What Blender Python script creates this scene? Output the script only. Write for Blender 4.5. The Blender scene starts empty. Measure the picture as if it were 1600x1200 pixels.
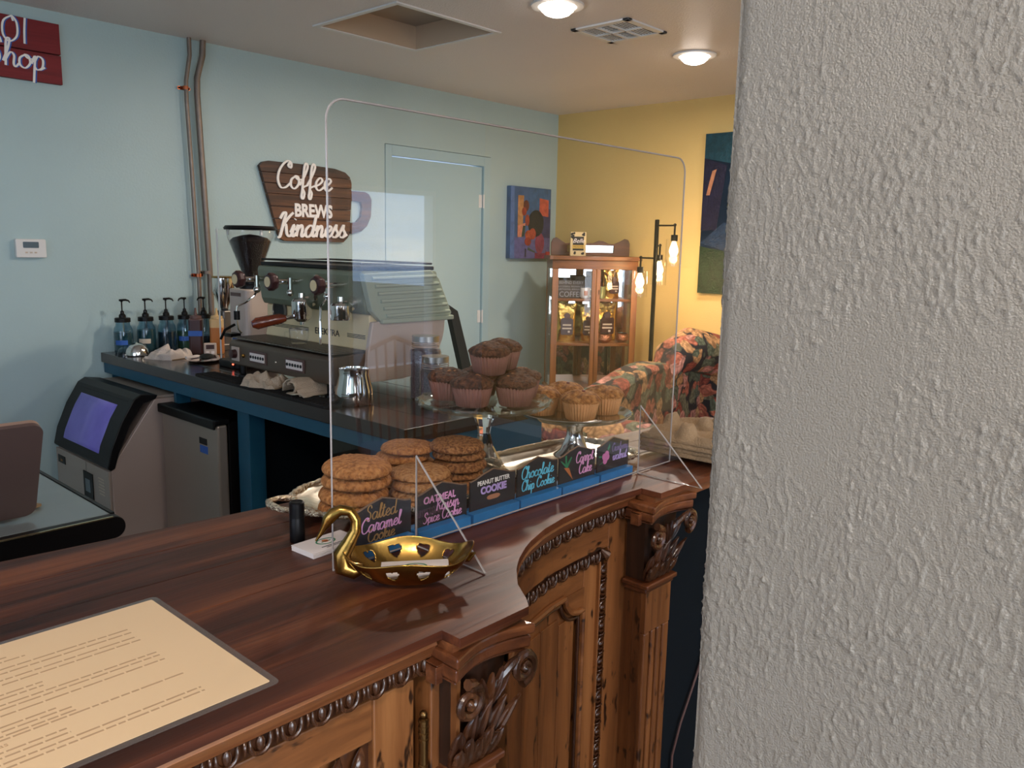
import bpy, math, random
import numpy as np
from mathutils import Vector, Matrix, noise, Euler
random.seed(7); np.random.seed(7); noise.seed_set(7)
PI=math.pi; sc=bpy.context.scene; COL=sc.collection
def srgb(r,g,b):
    f=lambda c:(c/255/12.92) if c/255<=.04045 else ((c/255+.055)/1.055)**2.4
    return (f(r),f(g),f(b),1)
# ---------------- camera ----------------
cam=bpy.data.cameras.new('camera'); co=bpy.data.objects.new('camera',cam); COL.objects.link(co); sc.camera=co
yaw,pitch,roll=math.radians(47.4127),math.radians(9.49906),math.radians(1.21134)
fw=Vector((math.sin(yaw)*math.cos(pitch),math.cos(yaw)*math.cos(pitch),-math.sin(pitch)))
rt=Vector((math.cos(yaw),-math.sin(yaw),0)); up=rt.cross(fw)
r2=rt*math.cos(roll)+up*math.sin(roll); u2=-rt*math.sin(roll)+up*math.cos(roll)
co.matrix_world=Matrix(((r2.x,u2.x,-fw.x,0),(r2.y,u2.y,-fw.y,0),(r2.z,u2.z,-fw.z,1.48),(0,0,0,1)))
cam.sensor_width=36; cam.lens=36*1280.28/1600; cam.clip_start=.02
# ---------------- world, light, exposure ----------------
w=bpy.data.worlds.new('world'); sc.world=w; w.use_nodes=True; nt=w.node_tree; nt.nodes.clear()
def N(t,typ,**k):
    n=t.nodes.new(typ)
    for a,b in k.items(): setattr(n,a,b)
    return n
out=N(nt,'ShaderNodeOutputWorld'); bg=N(nt,'ShaderNodeBackground'); tc=N(nt,'ShaderNodeTexCoord'); mp=N(nt,'ShaderNodeMapping')
no=N(nt,'ShaderNodeTexNoise'); cr=N(nt,'ShaderNodeValToRGB')
mp.inputs['Scale'].default_value=(1.2,1.2,9); no.inputs['Scale'].default_value=3; no.inputs['Detail'].default_value=6
cr.color_ramp.elements[0].position=.35; cr.color_ramp.elements[0].color=srgb(130,175,235); cr.color_ramp.elements[1].position=.65; cr.color_ramp.elements[1].color=srgb(225,235,250)
nt.links.new(tc.outputs['Generated'],mp.inputs[0]); nt.links.new(mp.outputs[0],no.inputs[0]); nt.links.new(no.outputs[0],cr.inputs[0]); nt.links.new(cr.outputs[0],bg.inputs[0]); nt.links.new(bg.outputs[0],out.inputs[0])
bg.inputs[1].default_value=3.2
def area(name,loc,rot,sx,sy,power,color,spread=PI):
    l=bpy.data.lights.new(name,'AREA'); l.shape='RECTANGLE'; l.size=sx; l.size_y=sy; l.energy=power; l.color=color; l.spread=spread
    o=bpy.data.objects.new(name,l); COL.objects.link(o); o.location=loc; o.rotation_euler=rot; return o
DAY=(.87,.94,1.0); WARM=(1,.87,.75)
area('daylight_front_window',(-.36,-2.95,1.3),(PI/2,0,0),2.6,1.85,95,DAY)
area('daylight_side_window',(-2.42,.6,1.35),(PI/2,0,-PI/2),2.4,1.7,9,DAY)
sc.view_settings.view_transform='Standard'; sc.view_settings.look='None'; sc.view_settings.gamma=1; sc.view_settings.use_curve_mapping=False
sc.view_settings.exposure=0.24
# ---------------- helpers ----------------
class G:
    def __init__(s): s.v=[]; s.f=[]; s.m=[]
    def add(s,vs,fs,m=0,M=None):
        b=len(s.v)
        for p in vs:
            p=Vector(p); s.v.append(tuple(M@p) if M is not None else tuple(p))
        for f in fs: s.f.append([b+i for i in f]); s.m.append(m)
        return s
    def box(s,x0,x1,y0,y1,z0,z1,m=0,M=None):
        return s.add([(x0,y0,z0),(x1,y0,z0),(x1,y1,z0),(x0,y1,z0),(x0,y0,z1),(x1,y0,z1),(x1,y1,z1),(x0,y1,z1)],
            [(0,3,2,1),(4,5,6,7),(0,1,5,4),(1,2,6,5),(2,3,7,6),(3,0,4,7)],m,M)
    def cb(s,c,d,m=0,M=None):
        return s.box(c[0]-d[0]/2,c[0]+d[0]/2,c[1]-d[1]/2,c[1]+d[1]/2,c[2]-d[2]/2,c[2]+d[2]/2,m,M)
    def lathe(s,prof,n=24,c=(0,0,0),m=0,M=None,rf=None,cap=True):
        vs=[];fs=[]
        for j,(r,z) in enumerate(prof):
            for i in range(n):
                a=2*PI*i/n; rr=r*(rf(a,j) if rf else 1); vs.append((c[0]+rr*math.cos(a),c[1]+rr*math.sin(a),c[2]+z))
        for j in range(len(prof)-1):
            for i in range(n):
                fs.append((j*n+i,j*n+(i+1)%n,(j+1)*n+(i+1)%n,(j+1)*n+i))
        if cap and prof[0][0]>1e-6: fs.append(tuple(range(n-1,-1,-1)))
        if cap and prof[-1][0]>1e-6: fs.append(tuple((len(prof)-1)*n+i for i in range(n)))
        return s.add(vs,fs,m,M)
    def tube(s,pts,r,n=10,m=0,M=None,closed=False,sx=1,sy=1):
        P=[Vector(p) for p in pts]; k=len(P); R=r if isinstance(r,(list,tuple)) else [r]*k
        vs=[];fs=[]; prev=None
        for i in range(k):
            a=P[(i-1)%k] if (closed or i>0) else P[i]; b=P[(i+1)%k] if (closed or i<k-1) else P[i]
            t=(b-a).normalized()
            if prev is None:
                u=t.cross(Vector((0,0,1)));
                if u.length<.1: u=t.cross(Vector((0,1,0)))
            else: u=prev-t*prev.dot(t)
            u.normalize(); prev=u; q=t.cross(u)
            for j in range(n):
                an=2*PI*j/n; vs.append(P[i]+u*math.cos(an)*R[i]*sx+q*math.sin(an)*R[i]*sy)
        for i in range(k if closed else k-1):
            i2=(i+1)%k
            for j in range(n): fs.append((i*n+j,i*n+(j+1)%n,i2*n+(j+1)%n,i2*n+j))
        if not closed: fs.append(tuple(range(n-1,-1,-1))); fs.append(tuple((k-1)*n+j for j in range(n)))
        return s.add(vs,fs,m,M)
    def prism(s,poly,a0,a1,axis='y',m=0,M=None):
        # poly of 2-D points; axis y: (x,z) points extruded from y=a0 to a1; x: (y,z); z: (x,y)
        mk={'y':lambda p,a:(p[0],a,p[1]),'x':lambda p,a:(a,p[0],p[1]),'z':lambda p,a:(p[0],p[1],a)}[axis]
        n=len(poly); vs=[mk(p,a0) for p in poly]+[mk(p,a1) for p in poly]
        fs=[tuple(range(n)),tuple(range(2*n-1,n-1,-1))]+[(i,i+n,(i+1)%n+n,(i+1)%n) for i in range(n)]
        return s.add(vs,fs,m,M)
    def ball(s,c,r,n=14,k=9,sc=(1,1,1),m=0,M=None):
        prof=[(math.sin(PI*j/k)*r,-math.cos(PI*j/k)*r) for j in range(k+1)]
        g=G().lathe([(max(a,1e-7) if 0<j<k else 0,b) for j,(a,b) in enumerate(prof)],n)
        return s.add([(c[0]+p[0]*sc[0],c[1]+p[1]*sc[1],c[2]+p[2]*sc[2]) for p in g.v],g.f,m,M)
    def mesh(s,name,mats,smooth=False):
        me=bpy.data.meshes.new(name); me.from_pydata(s.v,[],s.f)
        for mt in (mats if isinstance(mats,(list,tuple)) else [mats]): me.materials.append(mt)
        if any(s.m): me.polygons.foreach_set('material_index',s.m)
        me.validate()
        import bmesh
        bm=bmesh.new(); bm.from_mesh(me)
        if len(bm.faces)<60000: bmesh.ops.recalc_face_normals(bm,faces=bm.faces)
        bm.to_mesh(me); bm.free()
        if smooth: me.shade_smooth() if hasattr(me,'shade_smooth') else None
        return me
def O(name,g,mats,parent=None,smooth=False,bev=0,loc=None,rot=None,scale=None,label=None,ang=35):
    me=g if isinstance(g,bpy.types.Mesh) else g.mesh(name,mats)
    o=bpy.data.objects.new(name,me); COL.objects.link(o)
    if parent: o.parent=parent
    if loc is not None: o.location=loc
    if rot is not None: o.rotation_euler=rot
    if scale is not None: o.scale=scale
    if smooth:
        try: me.set_sharp_from_angle(angle=math.radians(ang))
        except Exception: pass
        me.polygons.foreach_set('use_smooth',[True]*len(me.polygons))
    if bev:
        b=o.modifiers.new('bevel','BEVEL'); b.width=bev; b.segments=2; b.limit_method='ANGLE'; b.angle_limit=math.radians(40)
    if label: o['label']=label
    return o
def T(name,label,cat,loc=(0,0,0),rz=0,group=None,rot=None):
    o=bpy.data.objects.new(name,None); COL.objects.link(o); o.empty_display_size=.05
    o.location=loc; o.rotation_euler=rot if rot else (0,0,rz); o['label']=label; o['category']=cat
    if group: o['group']=group
    return o
def tag(o,label,cat,group=None):
    o['label']=label; o['category']=cat
    if group: o['group']=group
    return o
def S(o): o['kind']='structure'; return o
def dup(root,loc,label,rz=None,group=None,scale=None):
    r=root.copy(); COL.objects.link(r); r.location=loc; r['label']=label
    if rz is not None: r.rotation_euler=(root.rotation_euler[0],root.rotation_euler[1],rz)
    if group: r['group']=group
    if scale: r.scale=scale
    for ch in list(root.children):
        c=ch.copy(); COL.objects.link(c); c.parent=r
        for g_ in list(ch.children):
            d=g_.copy(); COL.objects.link(d); d.parent=c
    return r
# ---------------- materials ----------------
def mat(name,col,rough=.5,metal=0,var=0,vs=6,bump=0,bs=40,coat=0,trans=0,emit=None,es=0,ior=1.45,alpha=1,stretch=(1,1,1),spec=.5,sss=0):
    m=bpy.data.materials.new(name); m.use_nodes=True; t=m.node_tree; b=t.nodes['Principled BSDF']
    b.inputs['Base Color'].default_value=col; b.inputs['Roughness'].default_value=rough; b.inputs['Metallic'].default_value=metal
    b.inputs['Coat Weight'].default_value=coat; b.inputs['Coat Roughness'].default_value=.12; b.inputs['Transmission Weight'].default_value=trans
    b.inputs['IOR'].default_value=ior; b.inputs['Alpha'].default_value=alpha; b.inputs['Specular IOR Level'].default_value=spec
    if sss: b.inputs['Subsurface Weight'].default_value=sss
    if emit: b.inputs['Emission Color'].default_value=emit; b.inputs['Emission Strength'].default_value=es
    if var or bump:
        tc=N(t,'ShaderNodeTexCoord'); mp=N(t,'ShaderNodeMapping'); mp.inputs['Scale'].default_value=stretch; t.links.new(tc.outputs['Object'],mp.inputs[0])
    if var:
        n=N(t,'ShaderNodeTexNoise'); n.inputs['Scale'].default_value=vs; n.inputs['Detail'].default_value=6; t.links.new(mp.outputs[0],n.inputs[0])
        c=N(t,'ShaderNodeValToRGB'); c.color_ramp.elements[0].position=.3; c.color_ramp.elements[1].position=.7
        c.color_ramp.elements[0].color=tuple(max(0,x*(1-var)) for x in col[:3])+(1,); c.color_ramp.elements[1].color=tuple(min(1,x*(1+var*.6)) for x in col[:3])+(1,)
        t.links.new(n.outputs[0],c.inputs[0]); t.links.new(c.outputs[0],b.inputs['Base Color'])
    if bump:
        n=N(t,'ShaderNodeTexNoise'); n.inputs['Scale'].default_value=bs; n.inputs['Detail'].default_value=5; t.links.new(mp.outputs[0],n.inputs[0])
        bp=N(t,'ShaderNodeBump'); bp.inputs['Strength'].default_value=bump; bp.inputs['Distance'].default_value=.01; t.links.new(n.outputs[0],bp.inputs['Height']); t.links.new(bp.outputs[0],b.inputs['Normal'])
    return m
def wood(name,c0,c1,c2,axis='x',sc_=1.0,rough=.35,coat=.3,bump=.15,pits=False):
    m=bpy.data.materials.new(name); m.use_nodes=True; t=m.node_tree; b=t.nodes['Principled BSDF']; L=t.links.new
    tc=N(t,'ShaderNodeTexCoord'); mp=N(t,'ShaderNodeMapping'); s={'x':(2,34,34),'y':(34,2,34),'z':(34,34,2)}[axis]
    mp.inputs['Scale'].default_value=tuple(q*sc_ for q in s); L(tc.outputs['Object'],mp.inputs[0])
    n1=N(t,'ShaderNodeTexNoise'); n1.inputs['Scale'].default_value=1; n1.inputs['Detail'].default_value=8; n1.inputs['Roughness'].default_value=.65; n1.inputs['Distortion'].default_value=.6; L(mp.outputs[0],n1.inputs[0])
    m2=N(t,'ShaderNodeMapping'); m2.inputs['Scale'].default_value=tuple(q*sc_*.16 for q in s); L(tc.outputs['Object'],m2.inputs[0])
    n2=N(t,'ShaderNodeTexNoise'); n2.inputs['Scale'].default_value=1; n2.inputs['Detail'].default_value=4; n2.inputs['Distortion'].default_value=1.2; L(m2.outputs[0],n2.inputs[0])
    ma=N(t,'ShaderNodeMix',data_type='FLOAT'); ma.inputs[0].default_value=.45; L(n1.outputs[0],ma.inputs[2]); L(n2.outputs[0],ma.inputs[3])
    cr=N(t,'ShaderNodeValToRGB'); e=cr.color_ramp.elements; e[0].position=.38; e[0].color=c0; e[1].position=.62; e[1].color=c2; k=e.new(.5); k.color=c1
    L(ma.outputs[0],cr.inputs[0]); colr=cr.outputs[0]
    if pits:
        v=N(t,'ShaderNodeTexNoise'); v.inputs['Scale'].default_value=55; v.inputs['Detail'].default_value=3
        m3=N(t,'ShaderNodeMapping'); m3.inputs['Scale'].default_value={'x':(.35,1,1),'y':(1,.35,1),'z':(1,1,.35)}[axis]; L(tc.outputs['Object'],m3.inputs[0]); L(m3.outputs[0],v.inputs[0])
        r=N(t,'ShaderNodeValToRGB'); r.color_ramp.elements[0].position=.63; r.color_ramp.elements[1].position=.69; r.color_ramp.elements[0].color=(0,0,0,1); r.color_ramp.elements[1].color=(1,1,1,1); L(v.outputs[0],r.inputs[0])
        mx=N(t,'ShaderNodeMix',data_type='RGBA'); L(r.outputs[0],mx.inputs[0]); L(colr,mx.inputs[6]); mx.inputs[7].default_value=tuple(q*.25 for q in c0[:3])+(1,); colr=mx.outputs[2]
    b.inputs['Specular IOR Level'].default_value=.32 if name=='countertop_wood' else .5; L(colr,b.inputs['Base Color']); b.inputs['Roughness'].default_value=rough; b.inputs['Coat Weight'].default_value=coat; b.inputs['Coat Roughness'].default_value=.18
    bp=N(t,'ShaderNodeBump'); bp.inputs['Strength'].default_value=bump; bp.inputs['Distance'].default_value=.004; L(ma.outputs[0],bp.inputs['Height']); L(bp.outputs[0],b.inputs['Normal'])
    return m
def glass(name,tint=(1,1,1,1),refl=1.0,rough=0.0,body=0.0,bodycol=None):
    """thin clear pane: transparent with fresnel mirror"""
    m=bpy.data.materials.new(name); m.use_nodes=True; t=m.node_tree; t.nodes.clear(); L=t.links.new
    o=N(t,'ShaderNodeOutputMaterial'); tr=N(t,'ShaderNodeBsdfTransparent'); gl=N(t,'ShaderNodeBsdfGlossy'); fr=N(t,'ShaderNodeFresnel'); mx=N(t,'ShaderNodeMixShader')
    tr.inputs[0].default_value=tint; gl.inputs['Roughness'].default_value=rough; gm=N(t,'ShaderNodeNewGeometry'); io=N(t,'ShaderNodeMapRange'); io.inputs[3].default_value=1.5; io.inputs[4].default_value=1/1.5; L(gm.outputs['Backfacing'],io.inputs[0]); L(io.outputs[0],fr.inputs[0])
    mu=N(t,'ShaderNodeMath',operation='MULTIPLY'); mu.inputs[1].default_value=refl; L(fr.outputs[0],mu.inputs[0]); L(mu.outputs[0],mx.inputs[0]); last=tr.outputs[0]
    if body:
        d=N(t,'ShaderNodeBsdfDiffuse'); d.inputs[0].default_value=bodycol; m2=N(t,'ShaderNodeMixShader'); m2.inputs[0].default_value=body; L(tr.outputs[0],m2.inputs[1]); L(d.outputs[0],m2.inputs[2]); last=m2.outputs[0]
    L(last,mx.inputs[1]); L(gl.outputs[0],mx.inputs[2]); L(mx.outputs[0],o.inputs[0]); return m
M={}
M['teal']=mat('teal_wall_paint',srgb(174,196,197),.40,bump=.12,bs=90,var=.03,vs=3)
M['yellow']=mat('yellow_wall_paint',srgb(214,184,118),.5,bump=.12,bs=90,var=.03,vs=3)
M['ceil']=mat('ceiling_paint',srgb(226,217,212),.42,bump=.35,bs=120)
M['pillar']=mat('stucco_paint',srgb(134,127,116),.26,bump=.35,bs=600)
M['white']=mat('white_paint',srgb(225,222,218),.4)
M['tealdoor']=mat('door_paint',srgb(170,196,202),.3)
M['floor']=wood('floor_boards',srgb(60,42,30),srgb(84,60,42),srgb(100,74,52),'x',.4,.4,.2)
M['dark']=mat('black_plastic',srgb(12,11,12),.42,spec=.3)
M['black']=mat('matte_black',srgb(14,14,15),.6)
M['blackmetal']=mat('black_metal',srgb(20,19,18),.35,.6)
M['chrome']=mat('chrome',srgb(225,222,218),.08,1)
M['steel']=mat('brushed_steel',srgb(170,165,158),.3,1,bump=.05,bs=60,stretch=(1,30,1))
M['steelflat']=mat('satin_steel_panel',srgb(168,155,142),.38,.55)
M['galv']=mat('galvanised_pipe',srgb(135,122,112),.45,.6,var=.15,vs=20)
M['copper']=mat('copper',srgb(190,110,75),.3,1)
M['silver']=mat('silver_plate',srgb(240,232,215),.26,1,bump=.12,bs=30)
M['silverrim']=mat('embossed_silver',srgb(215,200,175),.2,1,bump=1.0,bs=170)
M['brass']=mat('aged_brass',srgb(168,130,66),.24,1,var=.3,vs=30,bump=.08,bs=40); M['hingem']=mat('dull_brass_hinge',srgb(120,92,56),.35,1)
M['gold']=mat('gold_foil',srgb(215,175,95),.22,1,bump=.9,bs=22)
M['top']=wood('countertop_wood',srgb(34,15,9),srgb(78,38,22),srgb(118,66,38),'x',.8,.42,.08,.5)
M['edge']=wood('edge_wood',srgb(58,28,16),srgb(98,54,30),srgb(140,84,48),'x',1.2,.3,.4,.2)
M['oak']=wood('pine_panel',srgb(84,48,24),srgb(120,73,38),srgb(148,96,54),'z',.8,.36,.3,.18,True)
M['oakx']=wood('pine_rail',srgb(84,48,24),srgb(120,73,38),srgb(148,96,54),'x',.8,.36,.3,.18,True)
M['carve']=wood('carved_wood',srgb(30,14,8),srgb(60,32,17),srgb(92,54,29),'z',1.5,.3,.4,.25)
M['trimwood']=wood('moulding_wood',srgb(74,40,22),srgb(116,68,38),srgb(150,96,58),'x',1.2,.3,.35,.2); M['recess']=wood('recess_shade_wood',srgb(22,11,6),srgb(40,22,12),srgb(58,32,18),'z',1.5,.45,.2,.2); M['egg']=wood('egg_carving',srgb(34,18,10),srgb(66,38,22),srgb(100,62,38),'z',2,.25,.5,.2)  # recess: capital core wood darkened, shade behind the leaves put into its colour
M['barwood']=wood('back_counter_wood',srgb(26,15,11),srgb(44,25,17),srgb(62,36,24),'y',.6,.2,.25,.06)
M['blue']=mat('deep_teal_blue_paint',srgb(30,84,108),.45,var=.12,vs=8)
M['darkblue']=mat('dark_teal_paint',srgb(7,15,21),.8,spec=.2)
M['cabwood']=wood('honey_oak',srgb(104,62,30),srgb(138,86,42),srgb(160,104,54),'z',.9,.42,.08,.1)
M['cabwoodx']=wood('honey_oak_rail',srgb(96,56,28),srgb(124,76,40),srgb(148,94,50),'y',.9,.42,.08,.1)
M['darkoak']=wood('walnut_gallery',srgb(70,38,20),srgb(98,56,30),srgb(110,64,34),'y',.9,.5,.03,.1)
M['glass']=glass('clear_glass'); M['acrylic']=glass('clear_acrylic',(.985,.985,.985,1),1.25)
M['acedge']=mat('acrylic_edge',srgb(190,180,175),.12,0,trans=.35,spec=.8)
M['pane']=glass('window_pane',refl=1)
M['greenglass']=glass('stand_glass',(.93,.95,.90,1),1.6,0.02,.05,srgb(190,195,175))
M['crystal']=mat('cut_crystal',(1,1,1,1),.03,trans=1,ior=1.5)
M['mirror']=mat('mirror',srgb(225,232,232),.02,1)
M['jarblue']=glass('blue_jar_glass',(.62,.80,.88,1),1.6,.03,.12,srgb(60,110,140))
M['liqgreen']=glass('green_syrup',(.30,.45,.40,1),1,.05,.6,srgb(48,84,78)); M['liqdark']=mat('dark_syrup',srgb(24,12,9),.15); M['liqolive']=mat('olive_syrup',srgb(70,80,30),.2)
M['bluetape']=mat('blue_tape',srgb(48,92,170),.6); M['tape']=mat('masking_tape',srgb(200,185,165),.6); M['ink']=mat('ink',srgb(25,25,30),.6)
M['towel']=mat('cream_towel',srgb(205,185,162),.95,bump=.8,bs=260,var=.12,vs=14); M['towelw']=mat('white_towel',srgb(214,200,190),.95,bump=.8,bs=260,var=.1,vs=14)
M['cream']=mat('cream_enamel',srgb(222,200,155),.25,coat=.4); M['sage']=mat('sage_enamel',srgb(108,116,94),.28,coat=.4); M['ribs']=mat('sage_ribbed_panel',srgb(158,168,150),.22,coat=.5)
M['greysteel']=mat('grey_steel',srgb(120,112,104),.3,.8); M['machbase']=mat('machine_base_brown',srgb(98,84,72),.35,.5); M['woodh']=wood('handle_wood',srgb(80,30,14),srgb(110,45,22),srgb(130,58,30),'x',2,.2,.6,.05)
M['beans']=mat('coffee_beans',srgb(36,18,12),.4,var=.6,vs=200,bump=1,bs=260); M['beige']=mat('beige_enamel',srgb(190,172,160),.35)
M['icegrey']=mat('ice_machine_steel',srgb(172,158,146),.4,.35); M['iceside']=mat('ice_machine_side',srgb(172,154,144),.45,.1)
M['violet']=mat('violet_lit_window',srgb(104,100,168),.22,var=.35,vs=4,emit=srgb(100,96,190),es=.16)
M['screen']=mat('grey_lcd',srgb(90,105,112),.3); M['rubber']=mat('black_rubber_mat',srgb(26,24,24),.8)
M['monitor']=mat('bronze_monitor_shell',srgb(120,98,92),.35,.6); M['moned']=mat('monitor_edge',srgb(205,170,150),.3,.7); M['tabletop']=mat('grey_steel_table',srgb(135,146,148),.3,.5,var=.12,vs=6)
M['paper']=mat('white_card',srgb(232,220,214),.5); M['menu']=mat('cream_menu_paper',srgb(238,204,160),.5,coat=.7); M['lam']=glass('laminate',(.93,.92,.91,1),1.5,.05,.12,srgb(190,175,165)); M['print']=mat('menu_print',srgb(186,152,116),.6)
M['chalk']=mat('chalkboard',srgb(42,40,42),.75,var=.2,vs=40); M['chalkedge']=mat('board_edge',srgb(120,92,70),.7); M['signblue']=mat('bright_blue_paint',srgb(42,120,178),.5,var=.1,vs=60)
for k,c in dict(pink=(226,160,205),cyan=(105,205,235),lilac=(190,165,225),goldp=(165,125,75),white=(245,240,235),grn=(50,130,90),orange=(190,110,60),purple=(120,100,150),peanut=(175,120,90),berry=(205,120,170)).items(): M['p_'+k]=mat('paint_'+k,srgb(*c),.6)
M['walnut']=wood('sign_planks',srgb(38,20,12),srgb(80,46,26),srgb(120,76,44),'x',1.3,.5,.1,.25)
M['red']=wood('red_sign_wood',srgb(92,14,20),srgb(118,20,28),srgb(134,30,36),'x',.8,.6,.0,.15)
M['kraft']=mat('pulp_board',srgb(158,130,98),.9,bump=.5,bs=260); M['brownpaper']=mat('brown_liner',srgb(128,84,72),.7,var=.12,vs=60); M['tanpaper']=mat('tan_liner',srgb(188,132,84),.7,var=.15,vs=60)
def bake(name,c0,c1,c2,vs=90,bump=.9):
    m=mat(name,c1,.75,bump=bump,bs=190,sss=0); t=m.node_tree; L=t.links.new; b=t.nodes['Principled BSDF']; tc=N(t,'ShaderNodeTexCoord')
    n=N(t,'ShaderNodeTexNoise'); n.inputs['Scale'].default_value=vs; n.inputs['Detail'].default_value=8; L(tc.outputs['Object'],n.inputs[0])
    c=N(t,'ShaderNodeValToRGB'); e=c.color_ramp.elements; e[0].position=.36; e[0].color=c0; e[1].position=.62; e[1].color=c2; k=e.new(.48); k.color=c1; L(n.outputs[0],c.inputs[0]); L(c.outputs[0],b.inputs['Base Color']); return m
M['ck1']=bake('golden_cookie',srgb(150,92,46),srgb(180,116,62),srgb(198,136,78),170); M['ck2']=bake('oat_cookie',srgb(110,66,34),srgb(152,98,54),srgb(180,126,76),190); M['ck3']=bake('pale_cookie',srgb(166,110,62),srgb(192,134,80),srgb(208,154,100),170)
M['mf1']=bake('brown_muffin',srgb(60,31,20),srgb(88,49,32),srgb(112,68,43),130); M['mf2']=bake('golden_muffin',srgb(134,76,36),srgb(178,112,56),srgb(204,142,80),90)
M['nut']=mat('walnut_piece',srgb(170,115,75),.6); M['cran']=mat('cranberry',srgb(110,30,45),.35)
M['bulb']=mat('lit_filament_bulb',srgb(255,220,160),.3,emit=(1,.72,.38,1),es=22); M['lampl']=mat('lit_ceiling_lamp',srgb(255,240,225),.3,emit=(1,.86,.74,1),es=9)
def floral():
    m=bpy.data.materials.new('floral_upholstery'); m.use_nodes=True; t=m.node_tree; L=t.links.new; b=t.nodes['Principled BSDF']; b.inputs['Roughness'].default_value=.85
    tc=N(t,'ShaderNodeTexCoord'); ns=N(t,'ShaderNodeTexNoise'); ns.inputs['Scale'].default_value=9; L(tc.outputs['Object'],ns.inputs[0])
    mx=N(t,'ShaderNodeMix',data_type='VECTOR'); mx.inputs[0].default_value=.12; L(tc.outputs['Object'],mx.inputs[4]); L(ns.outputs['Color'],mx.inputs[5])
    v=N(t,'ShaderNodeTexVoronoi'); v.inputs['Scale'].default_value=15; L(mx.outputs[1],v.inputs['Vector']); hs=N(t,'ShaderNodeSeparateColor'); L(v.outputs['Color'],hs.inputs[0])
    c=N(t,'ShaderNodeValToRGB'); c.color_ramp.interpolation='CONSTANT'; e=c.color_ramp.elements; e[0].position=0; e[0].color=srgb(178,104,80); e[1].position=.85; e[1].color=srgb(96,104,84)
    for p,cc in ((.22,(188,142,96)),(.42,(120,118,92)),(.58,(196,138,122)),(.72,(148,74,56))): k=e.new(p); k.color=srgb(*cc)
    L(hs.outputs[0],c.inputs[0])
    v2=N(t,'ShaderNodeTexVoronoi'); v2.inputs['Scale'].default_value=55; L(mx.outputs[1],v2.inputs['Vector']); r2_=N(t,'ShaderNodeValToRGB'); r2_.color_ramp.elements[0].color=(1.25,1.25,1.25,1); r2_.color_ramp.elements[0].position=.05; r2_.color_ramp.elements[1].color=(.45,.42,.4,1); r2_.color_ramp.elements[1].position=.75; L(v2.outputs['Distance'],r2_.inputs[0])
    mu=N(t,'ShaderNodeMix',data_type='RGBA',blend_type='MULTIPLY'); mu.inputs[0].default_value=1; L(c.outputs[0],mu.inputs[6]); L(r2_.outputs[0],mu.inputs[7])
    r=N(t,'ShaderNodeValToRGB'); r.color_ramp.elements[0].position=.60; r.color_ramp.elements[0].color=(0,0,0,1); r.color_ramp.elements[1].position=.70; r.color_ramp.elements[1].color=(1,1,1,1); L(v.outputs['Distance'],r.inputs[0])
    m3=N(t,'ShaderNodeMix',data_type='RGBA'); L(r.outputs[0],m3.inputs[0]); L(mu.outputs[2],m3.inputs[6]); m3.inputs[7].default_value=srgb(38,34,34); L(m3.outputs[2],b.inputs['Base Color']); return m
M['floral']=floral()
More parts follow.
